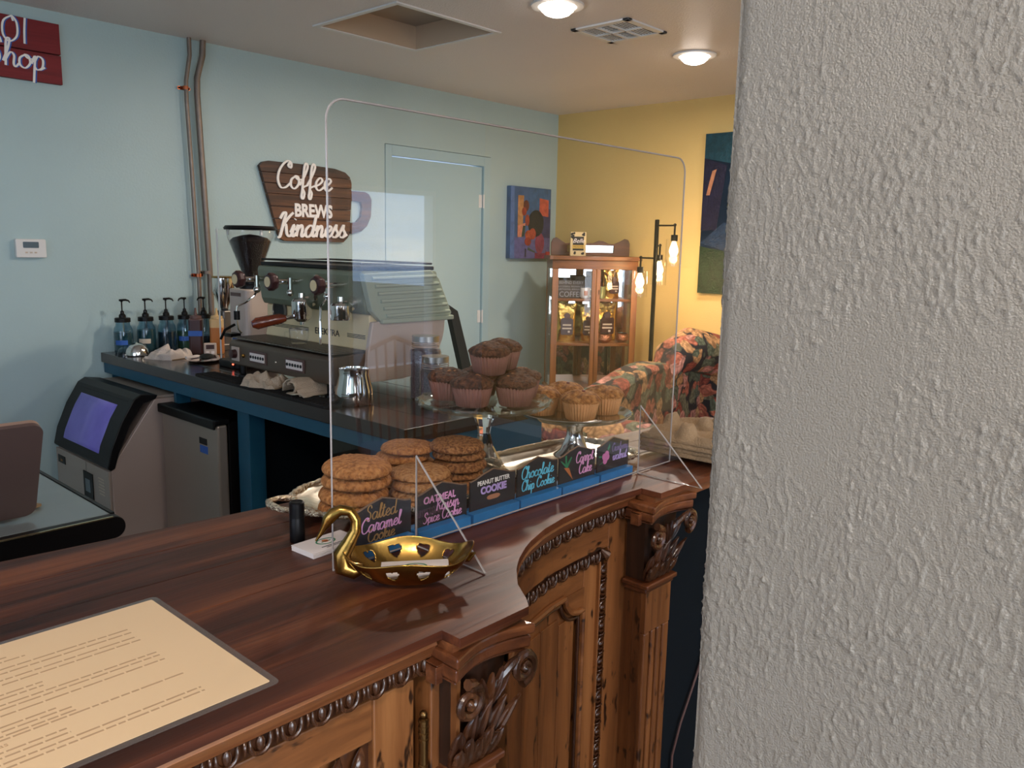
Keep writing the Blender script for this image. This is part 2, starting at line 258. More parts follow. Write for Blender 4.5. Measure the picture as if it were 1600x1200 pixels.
# ---------------- lettering ----------------
def txt(s,size,m,parent,loc,rot=(PI/2,0,0),ext=.0005,align='CENTER',shear=0,bold=0,name='lettering',sx=1):
    cu=bpy.data.curves.new('t','FONT'); cu.body=s; cu.size=size; cu.extrude=ext; cu.align_x=align; cu.shear=shear; cu.offset=bold; cu.resolution_u=3
    o=bpy.data.objects.new('t',cu); COL.objects.link(o); dg=bpy.context.evaluated_depsgraph_get(); me=bpy.data.meshes.new_from_object(o.evaluated_get(dg)); bpy.data.objects.remove(o); bpy.data.curves.remove(cu)
    me.materials.clear(); me.materials.append(m); q=bpy.data.objects.new(name,me); COL.objects.link(q); q.parent=parent; q.location=loc; q.rotation_euler=rot; q.scale=(sx,1,1); return q
GL={ # cursive strokes, x-height 1; (strokes, advance)
'a':([[(.85,.85),(.5,1),(.12,.6),(.2,.1),(.5,0),(.82,.45),(.9,.95),(.88,.3),(1.02,.02),(1.3,.3)]],1.15),
'b':([[(0,.3),(.35,1.2),(.45,2),(.2,1.9),(.2,.5),(.4,0),(.8,.3),(.75,.9),(.4,.9),(.6,.8),(1.2,.75)]],1.05),
'c':([[(.85,.8),(.55,1),(.15,.65),(.2,.15),(.55,0),(.95,.3)]],.85),
'd':([[(.85,.85),(.5,1),(.12,.6),(.2,.1),(.5,0),(.82,.45),(1.0,2.0),(.88,.35),(1.02,.02),(1.3,.3)]],1.15),
'e':([[(0,.25),(.5,.5),(.75,.8),(.5,1),(.18,.65),(.22,.15),(.55,0),(.95,.3)]],.85),
'f':([[(0,.3),(.4,1.1),(.62,1.8),(.42,2.05),(.3,1.6),(.28,0),(.25,-.6),(.42,-.75),(.5,-.3),(.3,.1),(.8,.35)]],.7),
'h':([[(0,.3),(.35,1.3),(.45,1.95),(.22,1.8),(.18,0)],[(.18,.45),(.5,1),(.75,.8),(.72,.2),(.85,0),(1.1,.3)]],1.0),
'i':([[(0,.3),(.25,1),(.2,.2),(.35,0),(.6,.3)],[(.28,1.45),(.32,1.52)]],.5),
'k':([[(0,.3),(.35,1.3),(.45,1.95),(.22,1.8),(.18,0)],[(.2,.45),(.6,1),(.7,.75),(.3,.5),(.65,.05),(1,.25)]],.9),
'l':([[(0,.3),(.35,1.2),(.5,1.9),(.28,1.9),(.2,.4),(.35,0),(.65,.3)]],.55),
'm':([[(0,.5),(.18,1),(.16,0)],[(.16,.5),(.45,1),(.58,.7),(.55,0)],[(.56,.5),(.85,1),(1.0,.7),(.98,.15),(1.1,0),(1.35,.3)]],1.25),
'n':([[(0,.5),(.18,1),(.16,0)],[(.16,.5),(.5,1),(.68,.7),(.66,.15),(.8,0),(1.05,.3)]],.95),
'o':([[(.55,1),(.15,.7),(.15,.2),(.5,0),(.85,.4),(.75,.9),(.5,1),(.7,.75),(1.1,.75)]],.95),
'p':([[(0,.4),(.25,1),(.2,0),(.15,-1)],[(.2,.5),(.45,1),(.8,.8),(.75,.2),(.4,0),(.22,.2)],[(.6,.02),(.95,.25)]],.9),
'r':([[(0,.3),(.25,1.1),(.4,.95),(.65,.95),(.5,.3),(.65,0),(.9,.3)]],.75),
's':([[(0,.2),(.38,1.12),(.42,.75),(.68,.38),(.5,.02),(.12,.08)],[(.5,.02),(.95,.3)]],.82),
't':([[(0,.3),(.3,1.2),(.32,1.7),(.22,.3),(.4,0),(.7,.3)],[(.02,1.2),(.62,1.25)]],.6),
'u':([[(0,.4),(.2,1),(.15,.3),(.35,0),(.7,.4),(.78,1),(.75,.2),(.9,0),(1.1,.3)]],1.0),
'w':([[(0,.5),(.2,1),(.15,.3),(.35,0),(.6,.4),(.62,1),(.65,.3),(.85,0),(1.1,.5),(1.1,1),(1.35,.85)]],1.25),
'y':([[(0,.4),(.2,1),(.15,.4),(.35,.1),(.7,.5),(.78,1),(.7,0),(.5,-.9),(.2,-.8),(.4,-.3),(1.05,.25)]],1.0),
'C':([[(1.25,1.75),(1.1,2),(.95,1.75),(1.2,1.6),(1.2,1.95),(.8,2.1),(.25,1.5),(.1,.7),(.4,.05),(.85,.05),(1.25,.4)]],1.2),
'K':([[(.1,1.5),(.35,2),(.6,1.95),(.5,1.2),(.35,0),(.1,-.1)],[(1.35,2.05),(1.0,1.7),(.5,.95),(.75,1.0),(1.0,.2),(1.3,0),(1.5,.25)]],1.35),
'S':([[(1.0,1.6),(.85,2.0),(.45,1.9),(.35,1.4),(.8,.95),(.85,.35),(.4,0),(.05,.25)]],1.1),
'R':([[(.35,2),(.3,1),(.2,0)],[(.05,1.7),(.4,2.05),(1.0,1.9),(.95,1.3),(.4,1.0),(.7,.8),(.95,.1),(1.3,.2)]],1.2),
'W':([[(.0,1.9),(.2,2),(.3,.6),(.4,0),(.75,1.4),(.8,0.1),(1.1,.8),(1.25,2)]],1.35),
'O':([[(.8,2.0),(.2,1.5),(.15,.5),(.6,0),(1.15,.5),(1.15,1.5),(.8,2.0),(.9,1.6)]],1.4),
'I':([[(.35,2),(.3,1),(.3,0)]],.7),
'E':([[(1.0,1.85),(.6,2.05),(.3,1.6),(.65,1.1),(.2,.9),(.15,.3),(.55,0),(1.05,.3)]],1.1),' ':([],.7)}
def script(s,xh,wd,m,parent,loc,rot=(PI/2,0,0),th=.0006,slant=.2,center=True,name='lettering',squash=1.0):
    si=0; g=G(); x=0; tot=sum(GL[c][1] for c in s)*xh*squash; x0=-tot/2 if center else 0
    for ch in s:
        st,adv=GL[ch]
        for pts in st:
            si=(si+1)%5; P=[((x+p[0])*xh*squash+x0+p[1]*xh*slant,p[1]*xh) for p in pts]; Q=[]
            n=len(P)
            for i in range(n-1):
                p0=P[max(i-1,0)];p1=P[i];p2=P[i+1];p3=P[min(i+2,n-1)]
                for k in range(5):
                    t=k/5; Q.append(tuple(.5*((2*p1[d])+(-p0[d]+p2[d])*t+(2*p0[d]-5*p1[d]+4*p2[d]-p3[d])*t*t+(-p0[d]+3*p1[d]-3*p2[d]+p3[d])*t**3) for d in (0,1)))
            Q.append(P[-1]); vs=[];fs=[]
            for i,q in enumerate(Q):
                a=Q[max(i-1,0)]; b=Q[min(i+1,len(Q)-1)]; dx,dy=b[0]-a[0],b[1]-a[1]; L=math.hypot(dx,dy) or 1
                ww=wd*(.55+.6*abs(dy)/L)/2; nx,ny=-dy/L*ww,dx/L*ww
                vs+=[(q[0]+nx,q[1]+ny,0),(q[0]-nx,q[1]-ny,0),(q[0]-nx,q[1]-ny,th*(1+.10*i/len(Q)+.04*si)),(q[0]+nx,q[1]+ny,th*(1+.10*i/len(Q)+.04*si))]
            for i in range(len(Q)-1):
                for k in range(4): fs.append((i*4+k,i*4+(k+1)%4,i*4+4+(k+1)%4,i*4+4+k))
            fs+= [(0,1,2,3),(len(vs)-4,len(vs)-3,len(vs)-2,len(vs)-1)]
            g.add(vs,fs)
        x+=adv
    return O(name,g,m,parent,loc=loc,rot=rot)
def rrect(x0,x1,z0,z1,r,n=5,corners=(1,1,1,1)):
    p=[]
    for k,(cx,cz,a0) in enumerate(((x1-r,z1-r,0),(x0+r,z1-r,PI/2),(x0+r,z0+r,PI),(x1-r,z0+r,1.5*PI))):
        if corners[k]: p+=[(cx+r*math.cos(a0+PI/2*i/n),cz+r*math.sin(a0+PI/2*i/n)) for i in range(n+1)]
        else: p.append({0:(x1,z1),1:(x0,z1),2:(x0,z0),3:(x1,z0)}[k])
    return p
# ================= ROOM =================
YW,XW,ZC,XL,YF=4.013,4.811,2.44,-2.5,-3.0
S(O('floor',G().box(XL-.1,XW+.1,YF-.1,YW+.1,-.1,0),M['floor']))
# ceiling with a hatch opening
hx0,hx1,hy0,hy1=2.25,2.82,2.74,3.29
g=G().box(XL-.1,XW+.1,YF-.1,hy0,ZC,ZC+.1).box(XL-.1,XW+.1,hy1,YW+.1,ZC,ZC+.1).box(XL-.1,hx0,hy0,hy1,ZC,ZC+.1).box(hx1,XW+.1,hy0,hy1,ZC,ZC+.1)
ceil=S(O('ceiling',g,M['ceil']))
hz=ZC+.105
M['hatch']=mat('hatch_liner',srgb(196,172,146),.5); M['hatchp']=mat('hatch_panel',srgb(160,148,134),.6)
O('hatch_liner',G().box(hx0,hx0+.012,hy0,hy1,ZC-.001,hz).box(hx1-.012,hx1,hy0,hy1,ZC-.001,hz).box(hx0+.012,hx1-.012,hy0,hy0+.012,ZC-.001,hz).box(hx0+.012,hx1-.012,hy1-.012,hy1,ZC-.001,hz),M['hatch'],ceil)
O('hatch_panel',G().box(hx0-.01,hx1+.01,hy0-.01,hy1+.01,hz,hz+.02),M['hatchp'],ceil)
O('hatch_trim',G().box(hx0-.02,hx0+.003,hy0-.02,hy1+.02,ZC-.006,ZC).box(hx1-.003,hx1+.02,hy0-.02,hy1+.02,ZC-.006,ZC).box(hx0,hx1,hy0-.02,hy0+.003,ZC-.006,ZC).box(hx0,hx1,hy1-.003,hy1+.02,ZC-.006,ZC),M['white'],ceil)
# back wall with a door opening 3.249..4.04 x 2.01
dx0,dx1,dz=3.249,4.04,2.01
g=G().box(XL-.1,dx0-.053,YW,YW+.12,0,ZC).box(dx1+.066,XW+.1,YW,YW+.12,0,ZC).box(dx0-.053,dx1+.066,YW,YW+.12,dz+.066,ZC)
S(O('wall_back',g,M['teal']))
tr=S(O('trim_1',G().box(dx0-.05,dx0,YW-.004,YW+.1,0,dz+.063).box(dx1,dx1+.063,YW-.004,YW+.1,0,dz+.063).box(dx0,dx1,YW-.004,YW+.1,dz,dz+.063),M['tealdoor'],bev=.002))
dr=S(O('door_1',G().box(dx0+.004,dx1-.005,YW+.012,YW+.05,.01,dz-.005),M['tealdoor'],bev=.002))
O('door_knob',G().lathe([(.028,0),(.028,.006),(.01,.01),(.01,.03),(.026,.042),(.028,.055),(.02,.066),(0,.068)],20,M=Matrix.Translation((dx0+.07,YW+.012,.98))@Matrix.Rotation(PI/2,4,'X')),M['chrome'],dr,smooth=True)
for zz in (.25,1.0,1.78): O('hinge',G().lathe([(.006,-.045),(.006,.045)],10,(dx1-.001,YW-.004,zz)).cb((dx1-.018,YW+.0105,zz),(.03,.003,.085)),M['white'],dr)
S(O('wall_right',G().box(XW,XW+.12,YF-.1,YW+.12,0,ZC),M['yellow']))
# left wall and street-side wall with window openings (behind the camera)
g=G().box(XL-.12,XL,YF-.1,-.6,0,ZC).box(XL-.12,XL,1.8,YW+.12,0,ZC).box(XL-.12,XL,-.6,1.8,0,.5).box(XL-.12,XL,-.6,1.8,2.2,ZC)
S(O('wall_left',g,M['teal']))
wins=[(-1.7,.98,.35,2.25),(1.9,2.75,.5,2.0),(3.22,3.36,.35,1.95),(3.47,4.28,.55,1.88)]
g=G(); xs=XL-.12
for (a,b,c,d) in wins:
    g.box(xs,a,YF-.12,YF,0,ZC).box(a,b,YF-.12,YF,0,c).box(a,b,YF-.12,YF,d,ZC); xs=b
g.box(xs,XW+.12,YF-.12,YF,0,ZC)
S(O('wall_front',g,M['teal']))
for i,(a,b,c,d) in enumerate(wins):
    wf=S(O('window_%d'%(i+1),G().box(a,a+.03,YF-.09,YF+.01,c,d).box(b-.03,b,YF-.09,YF+.01,c,d).box(a,b,YF-.09,YF+.01,c,c+.03).box(a,b,YF-.09,YF+.01,d-.03,d),M['white']))
    O('pane',G().box(a+.03,b-.03,YF-.05,YF-.046,c+.03,d-.03),M['pane'],wf)
wf=S(O('window_5',G().box(XL-.09,XL+.01,-.6,-.57,.5,2.2).box(XL-.09,XL+.01,1.77,1.8,.5,2.2).box(XL-.09,XL+.01,-.6,1.8,.5,.53).box(XL-.09,XL+.01,-.6,1.8,2.17,2.2).box(XL-.09,XL+.01,.585,.615,.5,2.2),M['white']))
O('pane',G().box(XL-.05,XL-.046,-.57,1.77,.53,2.17),M['pane'],wf)
S(O('baseboard_back',G().box(XL,dx0-.06,YW-.014,YW,0,.09),M['tealdoor'],bev=.002)); S(O('baseboard_right',G().box(XW-.014,XW,YF,YW,0,.09),M['white'],bev=.002))
dr2=S(O('door_2',G().box(1.08,1.78,YF+.0005,YF+.035,.01,2.0),M['tealdoor'],bev=.002))
O('door_frame',G().box(1.02,1.075,YF,YF+.02,0,2.06).box(1.785,1.84,YF,YF+.02,0,2.06).box(1.075,1.785,YF,YF+.02,2.005,2.06),M['tealdoor'],dr2)
O('door_knob',G().lathe([(.028,0),(.028,.006),(.01,.01),(.01,.03),(.026,.042),(.028,.055),(.02,.066),(0,.068)],20,M=Matrix.Translation((1.16,YF+.035,.98))@Matrix.Rotation(-PI/2,4,'X')),M['chrome'],dr2,smooth=True)
# street outside
S(O('ground',G().box(-14,22,-30,YF-.15,-.25,-.15),mat('street_ground',srgb(120,112,104),.9,var=.2,vs=1)))
# stucco pillar: rounded corner, trowelled relief
PX,PY=.60,.330; R=.016
def relief(a,z):
    m1=noise.noise(Vector((a*16,z*9,3.1))); m2=noise.noise(Vector((a*9+7,z*11,9.7)))
    n1=noise.noise(Vector((a*420,z*360,0)))
    n2=noise.noise(Vector((a*250,z*165,5)))
    n3=noise.noise(Vector((a*150+m1*3,z*52,11)))
    rg=max(0,1-abs(n3)*7)**2*max(0,min(1,(m2+.12)*4))
    bl=max(0,noise.noise(Vector((a*260,z*170,21)))-.25)*max(0,min(1,(m1+.15)*4))
    k=max(.25,min(1,.65+m1*1.6))
    return .00036*n1*k+.0008*n2*k+.0012*rg+.0030*bl+.0010*m2
sA=[-.02,-.01,0]+[i*.0042 for i in range(1,6)]
ar=PI/2*R; ss=[]; s_=-.30
# parametrised s: negative -> along end face, 0..ar corner, >ar along main face
S0=[-.28,-.1,-.03]+[-.02+.002*i for i in range(10)]+list(np.arange(0,ar+.27,.0011))+[ar+.30,ar+.40,ar+.63]
Z0=[0,.4,.8]+list(np.arange(.9,1.9,.0015))+[1.95,2.15,2.44]
vs=[];
for z in Z0:
    for s in S0:
        if s<0: p=(PX+R-s,PY,0,1)
        elif s<ar: th=s/R; p=(PX+R-R*math.sin(th),PY-R+R*math.cos(th),-math.sin(th),math.cos(th))
        else: p=(PX,PY-R-(s-ar),-1,0)
        h=relief(s,z); vs.append((p[0]+p[2]*h,p[1]+p[3]*h,z))
nS=len(S0); fs=[(j*nS+i,j*nS+i+1,(j+1)*nS+i+1,(j+1)*nS+i) for j in range(len(Z0)-1) for i in range(nS-1)]
me=bpy.data.meshes.new('wall_pillar'); me.from_pydata(vs,[],fs); me.materials.append(M['pillar']); me.polygons.foreach_set('use_smooth',[True]*len(fs))
pil=S(bpy.data.objects.new('wall_pillar',me)); COL.objects.link(pil)
O('pillar_core',G().box(PX+.004,PX+.30,PY-.66,PY-.004,0,ZC),M['pillar'],pil)
# ceiling downlights
can=G().lathe([(.075,-.002),(.105,-.006),(.108,0)],32)
def ceiling_light(i,x,y,label):
    t=T('ceiling_light',label,'light',(x,y,ZC),0,'recessed ceiling lights')
    O('trim_ring',G().lathe([(.108,-.001),(.106,-.008),(.078,-.010),(.072,-.004),(.072,.0)],36),M['white'],t,smooth=True)
    O('bulb',G().lathe([(.072,-.004),(.066,-.022),(.05,-.036),(.028,-.044),(0,-.047)],28),M['lampl'],t,smooth=True)
    l=bpy.data.lights.new('downlight','AREA'); l.shape='DISK'; l.size=.14; l.energy=22; l.color=WARM
    o=bpy.data.objects.new('downlight',l); COL.objects.link(o); o.parent=t; o.location=(0,0,-.055)
ceiling_light(0,2.67,2.25,'round recessed ceiling light nearest the attic hatch, cut by the top frame edge')
ceiling_light(1,3.75,2.26,'round recessed ceiling light beyond the air vent, near the pillar')
ceiling_light(3,1.2,-.9,'extra unseen ceiling light added behind the pillar near the street windows')  # extra lamp out of view, added to light the front room
ceiling_light(4,-.5,-.3,'extra unseen ceiling light added over the customer floor')  # unseen lamp put in to light counter and pillar from above
# ceiling vent
t=T('ceiling_vent','square white metal ceiling air vent with louvres between the two lights','vent',(3.14,2.285,ZC))
O('frame',G().box(-.15,.15,-.155,-.125,-.008,0).box(-.15,.15,.125,.155,-.008,0).box(-.15,-.12,-.155,.155,-.008,0).box(.12,.15,-.155,.155,-.008,0).box(-.006,.006,-.125,.125,-.010,0).box(-.12,.12,-.04,-.03,-.010,0).box(-.12,.12,.03,.04,-.010,0),M['white'],t,bev=.001)
O('duct',G().box(-.12,.12,-.125,.125,-.0012,-.0005),M['black'],t)
for a in (-1,1):
    for k in range(3):
        for j in range(5):
            y=(-.085,0,.085)[k]; 
            if k==1: gg=G().cb((a*.062+(j-2)*.02,y,-.0035),(.003,.06,.003),M=None)
            else: gg=G().cb((a*.062,y+(j-2)*.015,-.0035),(.104,.003,.003))
            O('louvre',gg,M['white'],t)
# ================= WALL THINGS =================
# conduits
def conduit(label,pts,r,straps):
    t=T('conduit',label,'pipe',(pts[-1][0],YW-.03,pts[-1][2]),0); b=Vector(t.location)
    O('pipe',G().tube([Vector(p)-b for p in pts],r,12),M['galv'],t,smooth=True)
    for (x,z,mm) in straps:
        O('strap',G().prism(rrect(-.032,.032,-.008,.008,.007),.018,.021).lathe([(r+.003,-.008),(r+.003,.008)],12),M[mm],t,loc=(x-b.x,0,z-b.z)); 
        for q in (-1,1): O('screw',G().ball((q*.024,.016,0),.005,8,5),M['dark'],t,loc=(x-b.x,0,z-b.z))
yb=YW-.03
conduit('thin grey metal conduit, the left one of the pair rising to the ceiling',[(1.985,yb,2.44),(1.985,yb,2.36),(1.962,yb,2.24),(1.96,yb,2.15),(1.972,yb,1.8),(1.985,yb,1.3),(1.985,yb,.96)],.010,[(1.958,2.205,'copper'),(1.985,1.306,'copper')])
conduit('thicker grey metal conduit with a bend, right of its pair',[(2.055,yb,2.44),(2.05,yb,2.37),(2.018,yb,2.26),(2.015,yb,2.18),(2.03,yb,1.75),(2.045,yb,1.3),(2.045,yb,.96)],.0145,[(2.03,1.32,'galv')])
# thermostat
t=T('thermostat','small white wall thermostat with grey display on the teal wall','thermostat',(1.232,YW,1.43))
O('body',G().prism(rrect(-.06,.06,-.04,.04,.006),-.024,0),M['white'],t,bev=.003); O('screen',G().prism(rrect(-.032,.03,.002,.028,.003),-.0255,-.024),M['screen'],t)
for k in range(3): O('button',G().cb((-.02+k*.018,-.0255,-.018),(.009,.003,.006)),M['tape'],t)
# red sign
t=T('shop_sign','dark red wooden plank sign with white and blue script lettering, top left','sign',(.86,YW-.012,2.26))
for z0,z1 in ((-.125,-.005),(-.001,.125)): O('plank',G().box(-.45,.545,-.012,.012,z0,z1),M['red'],t,bev=.002)
for mm,dx,dy in (('bluetape',.006,-.0125),('p_white',0,-.0135)):
    script('OI',.052,.007,M[mm],t,(.37+dx,dy,.02),center=True,slant=.05)
    script('Shop',.055,.008,M[mm],t,(.365+dx,dy,-.078),center=True,slant=.05)
# coffee sign: plank mug shape
t=T('mug_sign','dark plank sign shaped like a mug reading Coffee Brews Kindness','sign',(2.70,YW-.014,1.69))
def cs(px,z): return (px,z)
mug=[(-.355,.185),(-.335,.205),(-.30,.213),(-.05,.212),(.12,.205),(.19,.19),(.222,.165),(.232,.13),(.232,.09),(.34,.088),(.365,.075),(.38,.05),(.372,-.04),(.35,-.10),(.31,-.135),(.25,-.15),(.215,-.155),(.20,-.18),(.17,-.205),(-.21,-.205),(-.235,-.195),(-.25,-.17)]
# horizontal slicing of the outline into planks
def clip(poly,z0,z1):
    def c(P,k,keep):
        o=[]
        for i in range(len(P)):
            a=P[i];b=P[(i+1)%len(P)]; ia=keep(a[1]);ib=keep(b[1])
            if ia:o.append(a)
            if ia!=ib: s=(k-a[1])/(b[1]-a[1]); o.append((a[0]+(b[0]-a[0])*s,k))
        return o
    return c(c(poly,z0,lambda v:v>=z0),z1,lambda v:v<=z1)
body=[p for p in mug if p[0]<.24]; body=[(-.355,.185),(-.335,.205),(-.30,.213),(-.05,.212),(.12,.205),(.19,.19),(.222,.165),(.232,.13),(.226,.0),(.215,-.155),(.20,-.18),(.17,-.205),(-.21,-.205),(-.235,-.195),(-.25,-.17)]
zz=[-.205,-.145,-.085,-.02,.045,.10,.155,.214]
for i in range(7): O('plank',G().prism(clip(body,zz[i]+.001,zz[i+1]-.001),-.012-.002*(i%2),.012),M['walnut'],t,bev=.0015)
hd=[(.226,.09),(.33,.09),(.36,.078),(.378,.045),(.372,-.05),(.345,-.105),(.30,-.14),(.225,-.155),(.222,-.095),(.27,-.085),(.30,-.055),(.31,0),(.30,.03),(.25,.035),(.226,.03)]
O('handle',G().prism(hd,-.010,.012),M['walnut'],t,bev=.002)
script('Coffee',.068,.012,M['p_white'],t,(-.09,-.0145,.078),rot=(PI/2,0,0),th=.006,squash=.98,slant=.12)
txt('BREWS',.095,M['p_white'],t,(-.03,-.0145,-.068),ext=.003,bold=.004,sx=.82)
script('Kindness',.062,.015,M['p_white'],t,(-.045,-.0145,-.178),th=.006,squash=.98,slant=.2)
# small abstract canvas on teal wall
def patches(parent,lst,y=-.0205):
    g=G(); mats=[];k=0
    for j,(pts,c) in enumerate(lst):
        mm=mat('oil_paint',srgb(*c),.5,var=.3,vs=30,bump=.4,bs=80); mats.append(mm); g.prism(pts,y-.0005*(1+j*.25),y+.002,m=j)
    return O('painted_surface',g,mats,parent)
def ell(cx,cz,a,b,n=18): return [(cx+a*math.cos(2*PI*i/n),cz+b*math.sin(2*PI*i/n)) for i in range(n)]
t=T('abstract_canvas','small abstract canvas in blue, violet and orange on the teal wall','painting',(4.485,YW-.021,1.65))
O('canvas',G().box(-.215,.215,-.02,.02,-.25,.25),mat('canvas_blue',srgb(70,100,140),.6,var=.3,vs=10),t,bev=.002)
patches(t,[([(-.2,-.25),(.215,-.25),(.215,-.1),(-.2,-.1)],(104,100,150)),([(-.03,.25),(.0,.0),(.215,.0),(.215,.25)],(62,100,140)),([(.07,-.1),(.215,-.1),(.215,.11),(.12,.1)],(56,58,100)),([(-.215,.25),(-.18,.25),(-.17,-.25),(-.215,-.25)],(90,120,170)),
 ([(.09,.06),(.19,.05),(.19,.17),(.09,.18)],(200,92,70)),([(-.14,-.1),(-.09,-.1),(-.08,.19),(-.14,.19)],(196,140,90)),([(-.14,-.02),(-.06,0),(-.07,-.09),(-.14,-.1)],(222,140,110)),([(.05,-.21),(.13,-.21),(.215,-.21),(.215,-.25),(.05,-.25)],(140,40,80)),(ell(.1,-.14,.05,.075),(150,60,90)),
 (ell(.055,.0,.085,.095),(30,36,42)),(ell(-.055,.12,.03,.04),(96,48,40)),(ell(-.075,.08,.025,.03),(150,60,45)),(ell(-.04,.02,.022,.04),(160,66,48)),(ell(-.02,-.085,.04,.035),(186,84,52)),(ell(.02,-.075,.035,.04),(176,72,50)),(ell(-.03,-.13,.035,.03),(150,52,40)),
 ([(-.1,-.1),(-.07,-.09),(-.06,-.02),(-.085,-.02)],(46,66,58)),([(-.06,-.18),(-.045,-.18),(-.05,-.24),(-.06,-.24)],(50,50,70)),([(-.03,-.17),(.05,-.2),(.05,-.21),(-.03,-.19)],(60,80,70)),([(.17,-.2),(.215,-.2),(.215,-.25),(.17,-.25)],(190,60,60))])
# large dark canvas on yellow wall
t=T('dark_canvas','tall dark blue and green canvas on the yellow wall, half hidden by the pillar','painting',(XW-.022,2.40,1.71),-PI/2)
O('canvas',G().box(-.36,.36,-.02,.02,-.50,.50),mat('canvas_navy',srgb(14,30,48),.35,var=.5,vs=6),t,bev=.002)
patches(t,[([(-.36,.35),(.36,.2),(.36,.5),(-.36,.5)],(20,60,72)),([(-.36,.35),(-.2,.3),(-.25,-.1),(-.36,-.1)],(24,22,46)),([(-.36,-.5),(.36,-.5),(.36,-.32),(-.36,-.2)],(26,48,26)),([(-.3,.27),(-.27,.28),(-.31,.12),(-.335,.12)],(170,116,84)),([(-.36,-.18),(-.1,-.25),(.1,-.15),(-.2,-.05)],(20,44,70)),(ell(-.03,.05,.15,.15),(170,160,90))])
# ================= MAIN COUNTER =================
HC=1.04
t=T('carved_counter','ornate carved wooden shop counter with dark glossy top, pilasters and panelled doors','counter',(0,0,0)); MC=t
EDGE=[(-.9,.657),(.604,.657),(.604,.627),(.724,.629),(.738,.645),(.765,.685),(.803,.722),(.834,.745),(.87,.766),(.899,.780),(.954,.800),(1.023,.815),(1.106,.824),(1.18,.825),(1.256,.820),(1.256,.777),(1.40,.775),(1.95,.775)]
def ye(x):
    best=.657
    for (a,b),(c,d) in zip(EDGE,EDGE[1:]):
        if a<=x<=c and c>a: return b+(d-b)*(x-a)/(c-a)
    return .775
def ysm(x): # smooth door curve
    xs=[.6,.74,.765,.803,.834,.87,.9,.954,1.02,1.1,1.18,1.3]; ys_=[.645,.655,.685,.722,.745,.766,.78,.80,.815,.824,.826,.826]
    return float(np.interp(x,xs,ys_))
yb_=lambda x:1.262-.092*x
def board(y0f,y1f,xs,z0,z1):
    g=G(); n=len(xs); vs=[]
    for x in xs: vs+=[(x,y0f(x),z0),(x,y1f(x),z0),(x,y0f(x),z1),(x,y1f(x),z1)]
    fs=[]
    for i in range(n-1):
        a=i*4;b=a+4; fs+=[(a+2,b+2,b+3,a+3),(a,a+1,b+1,b),(a,b,b+2,a+2),(a+1,a+3,b+3,b+1)]
    fs+=[(0,2,3,1),((n-1)*4,(n-1)*4+1,(n-1)*4+3,(n-1)*4+2)]
    return g.add(vs,fs)
Fx=[]
for (a,b) in EDGE: Fx.append(a)
Fx2=[-.9,.6039,.6041,.7239,.738,.765,.803,.834,.87,.899,.954,1.023,1.106,1.18,1.2559,1.2561,1.40,1.95]
l1=lambda x:.905-.012*x
f=lambda x: l1(x)+(yb_(x)-l1(x))*.36
h=lambda x: l1(x)+(yb_(x)-l1(x))*.70
e=.0006
for k,(a,b,xs) in enumerate(((ye,lambda x:l1(x)-e,Fx2),(lambda x:l1(x)+e,lambda x:f(x)-e,[-.9,1.95]),(lambda x:f(x)+e,lambda x:h(x)-e,[-.9,1.95]),(lambda x:h(x)+e,yb_,[-.9,1.95]))):
    o=O('board',board(a,b,xs,HC-.011,HC),M['top'],MC,bev=.0012 if k else .003)
O('sub_top',board(lambda x:ye(x)+.012,lambda x:yb_(x)-.005,Fx2,HC-.032,HC-.0115),M['edge'],MC)
# moulded edge swept along front outline
def sweep(path,prof,z,mname,name,closed=False,m=None):
    g=G(); P=[Vector((p[0],p[1],0)) for p in path]; n=len(P); k=len(prof); vs=[];fs=[]
    for i in range(n):
        a=(P[i]-P[i-1]).normalized() if i else (P[1]-P[0]).normalized(); b=(P[i+1]-P[i]).normalized() if i<n-1 else a
        na=Vector((a.y,-a.x,0)); nb=Vector((b.y,-b.x,0)); nn=(na+nb); 
        if nn.length<1e-4: nn=na
        nn.normalize(); s=1/max(.35,nn.dot(na))
        for (o_,zz_) in prof: vs.append((P[i].x+nn.x*o_*s,P[i].y+nn.y*o_*s,z+zz_))
    for i in range(n-1):
        for j in range(k): fs.append((i*k+j,i*k+(j+1)%k,(i+1)*k+(j+1)%k,(i+1)*k+j))
    fs+=[tuple(range(k)),tuple((n-1)*k+j for j in range(k))]
    return O(name,g.add(vs,fs),M[mname],m or MC,smooth=True,ang=50)
pathL=[(-.9,.672),(.600,.672)]; pathC=[(x,ysm(x)+.014) for x in (.745,.765,.785,.803,.82,.834,.87,.9,.93,.954,.99,1.023,1.06,1.106,1.15,1.18,1.22,1.252)]
prof=[(0,0),(.009,-.001),(.0115,-.006),(.0085,-.010),(.0075,-.0115),(.004,-.018),(.001,-.0245),(-.012,-.0245),(-.012,0)]
sweep(pathL,prof,HC-.0115,'trimwood','cornice_moulding'); sweep(pathC,prof,HC-.0115,'trimwood','cornice_moulding')
bandL=sweep(pathL,[(-.002,0),(-.006,-.022),(-.016,-.022),(-.016,0)],HC-.036,'carve','egg_band')
bandC=sweep(pathC,[(-.002,0),(-.006,-.022),(-.016,-.022),(-.016,0)],HC-.036,'carve','egg_band')
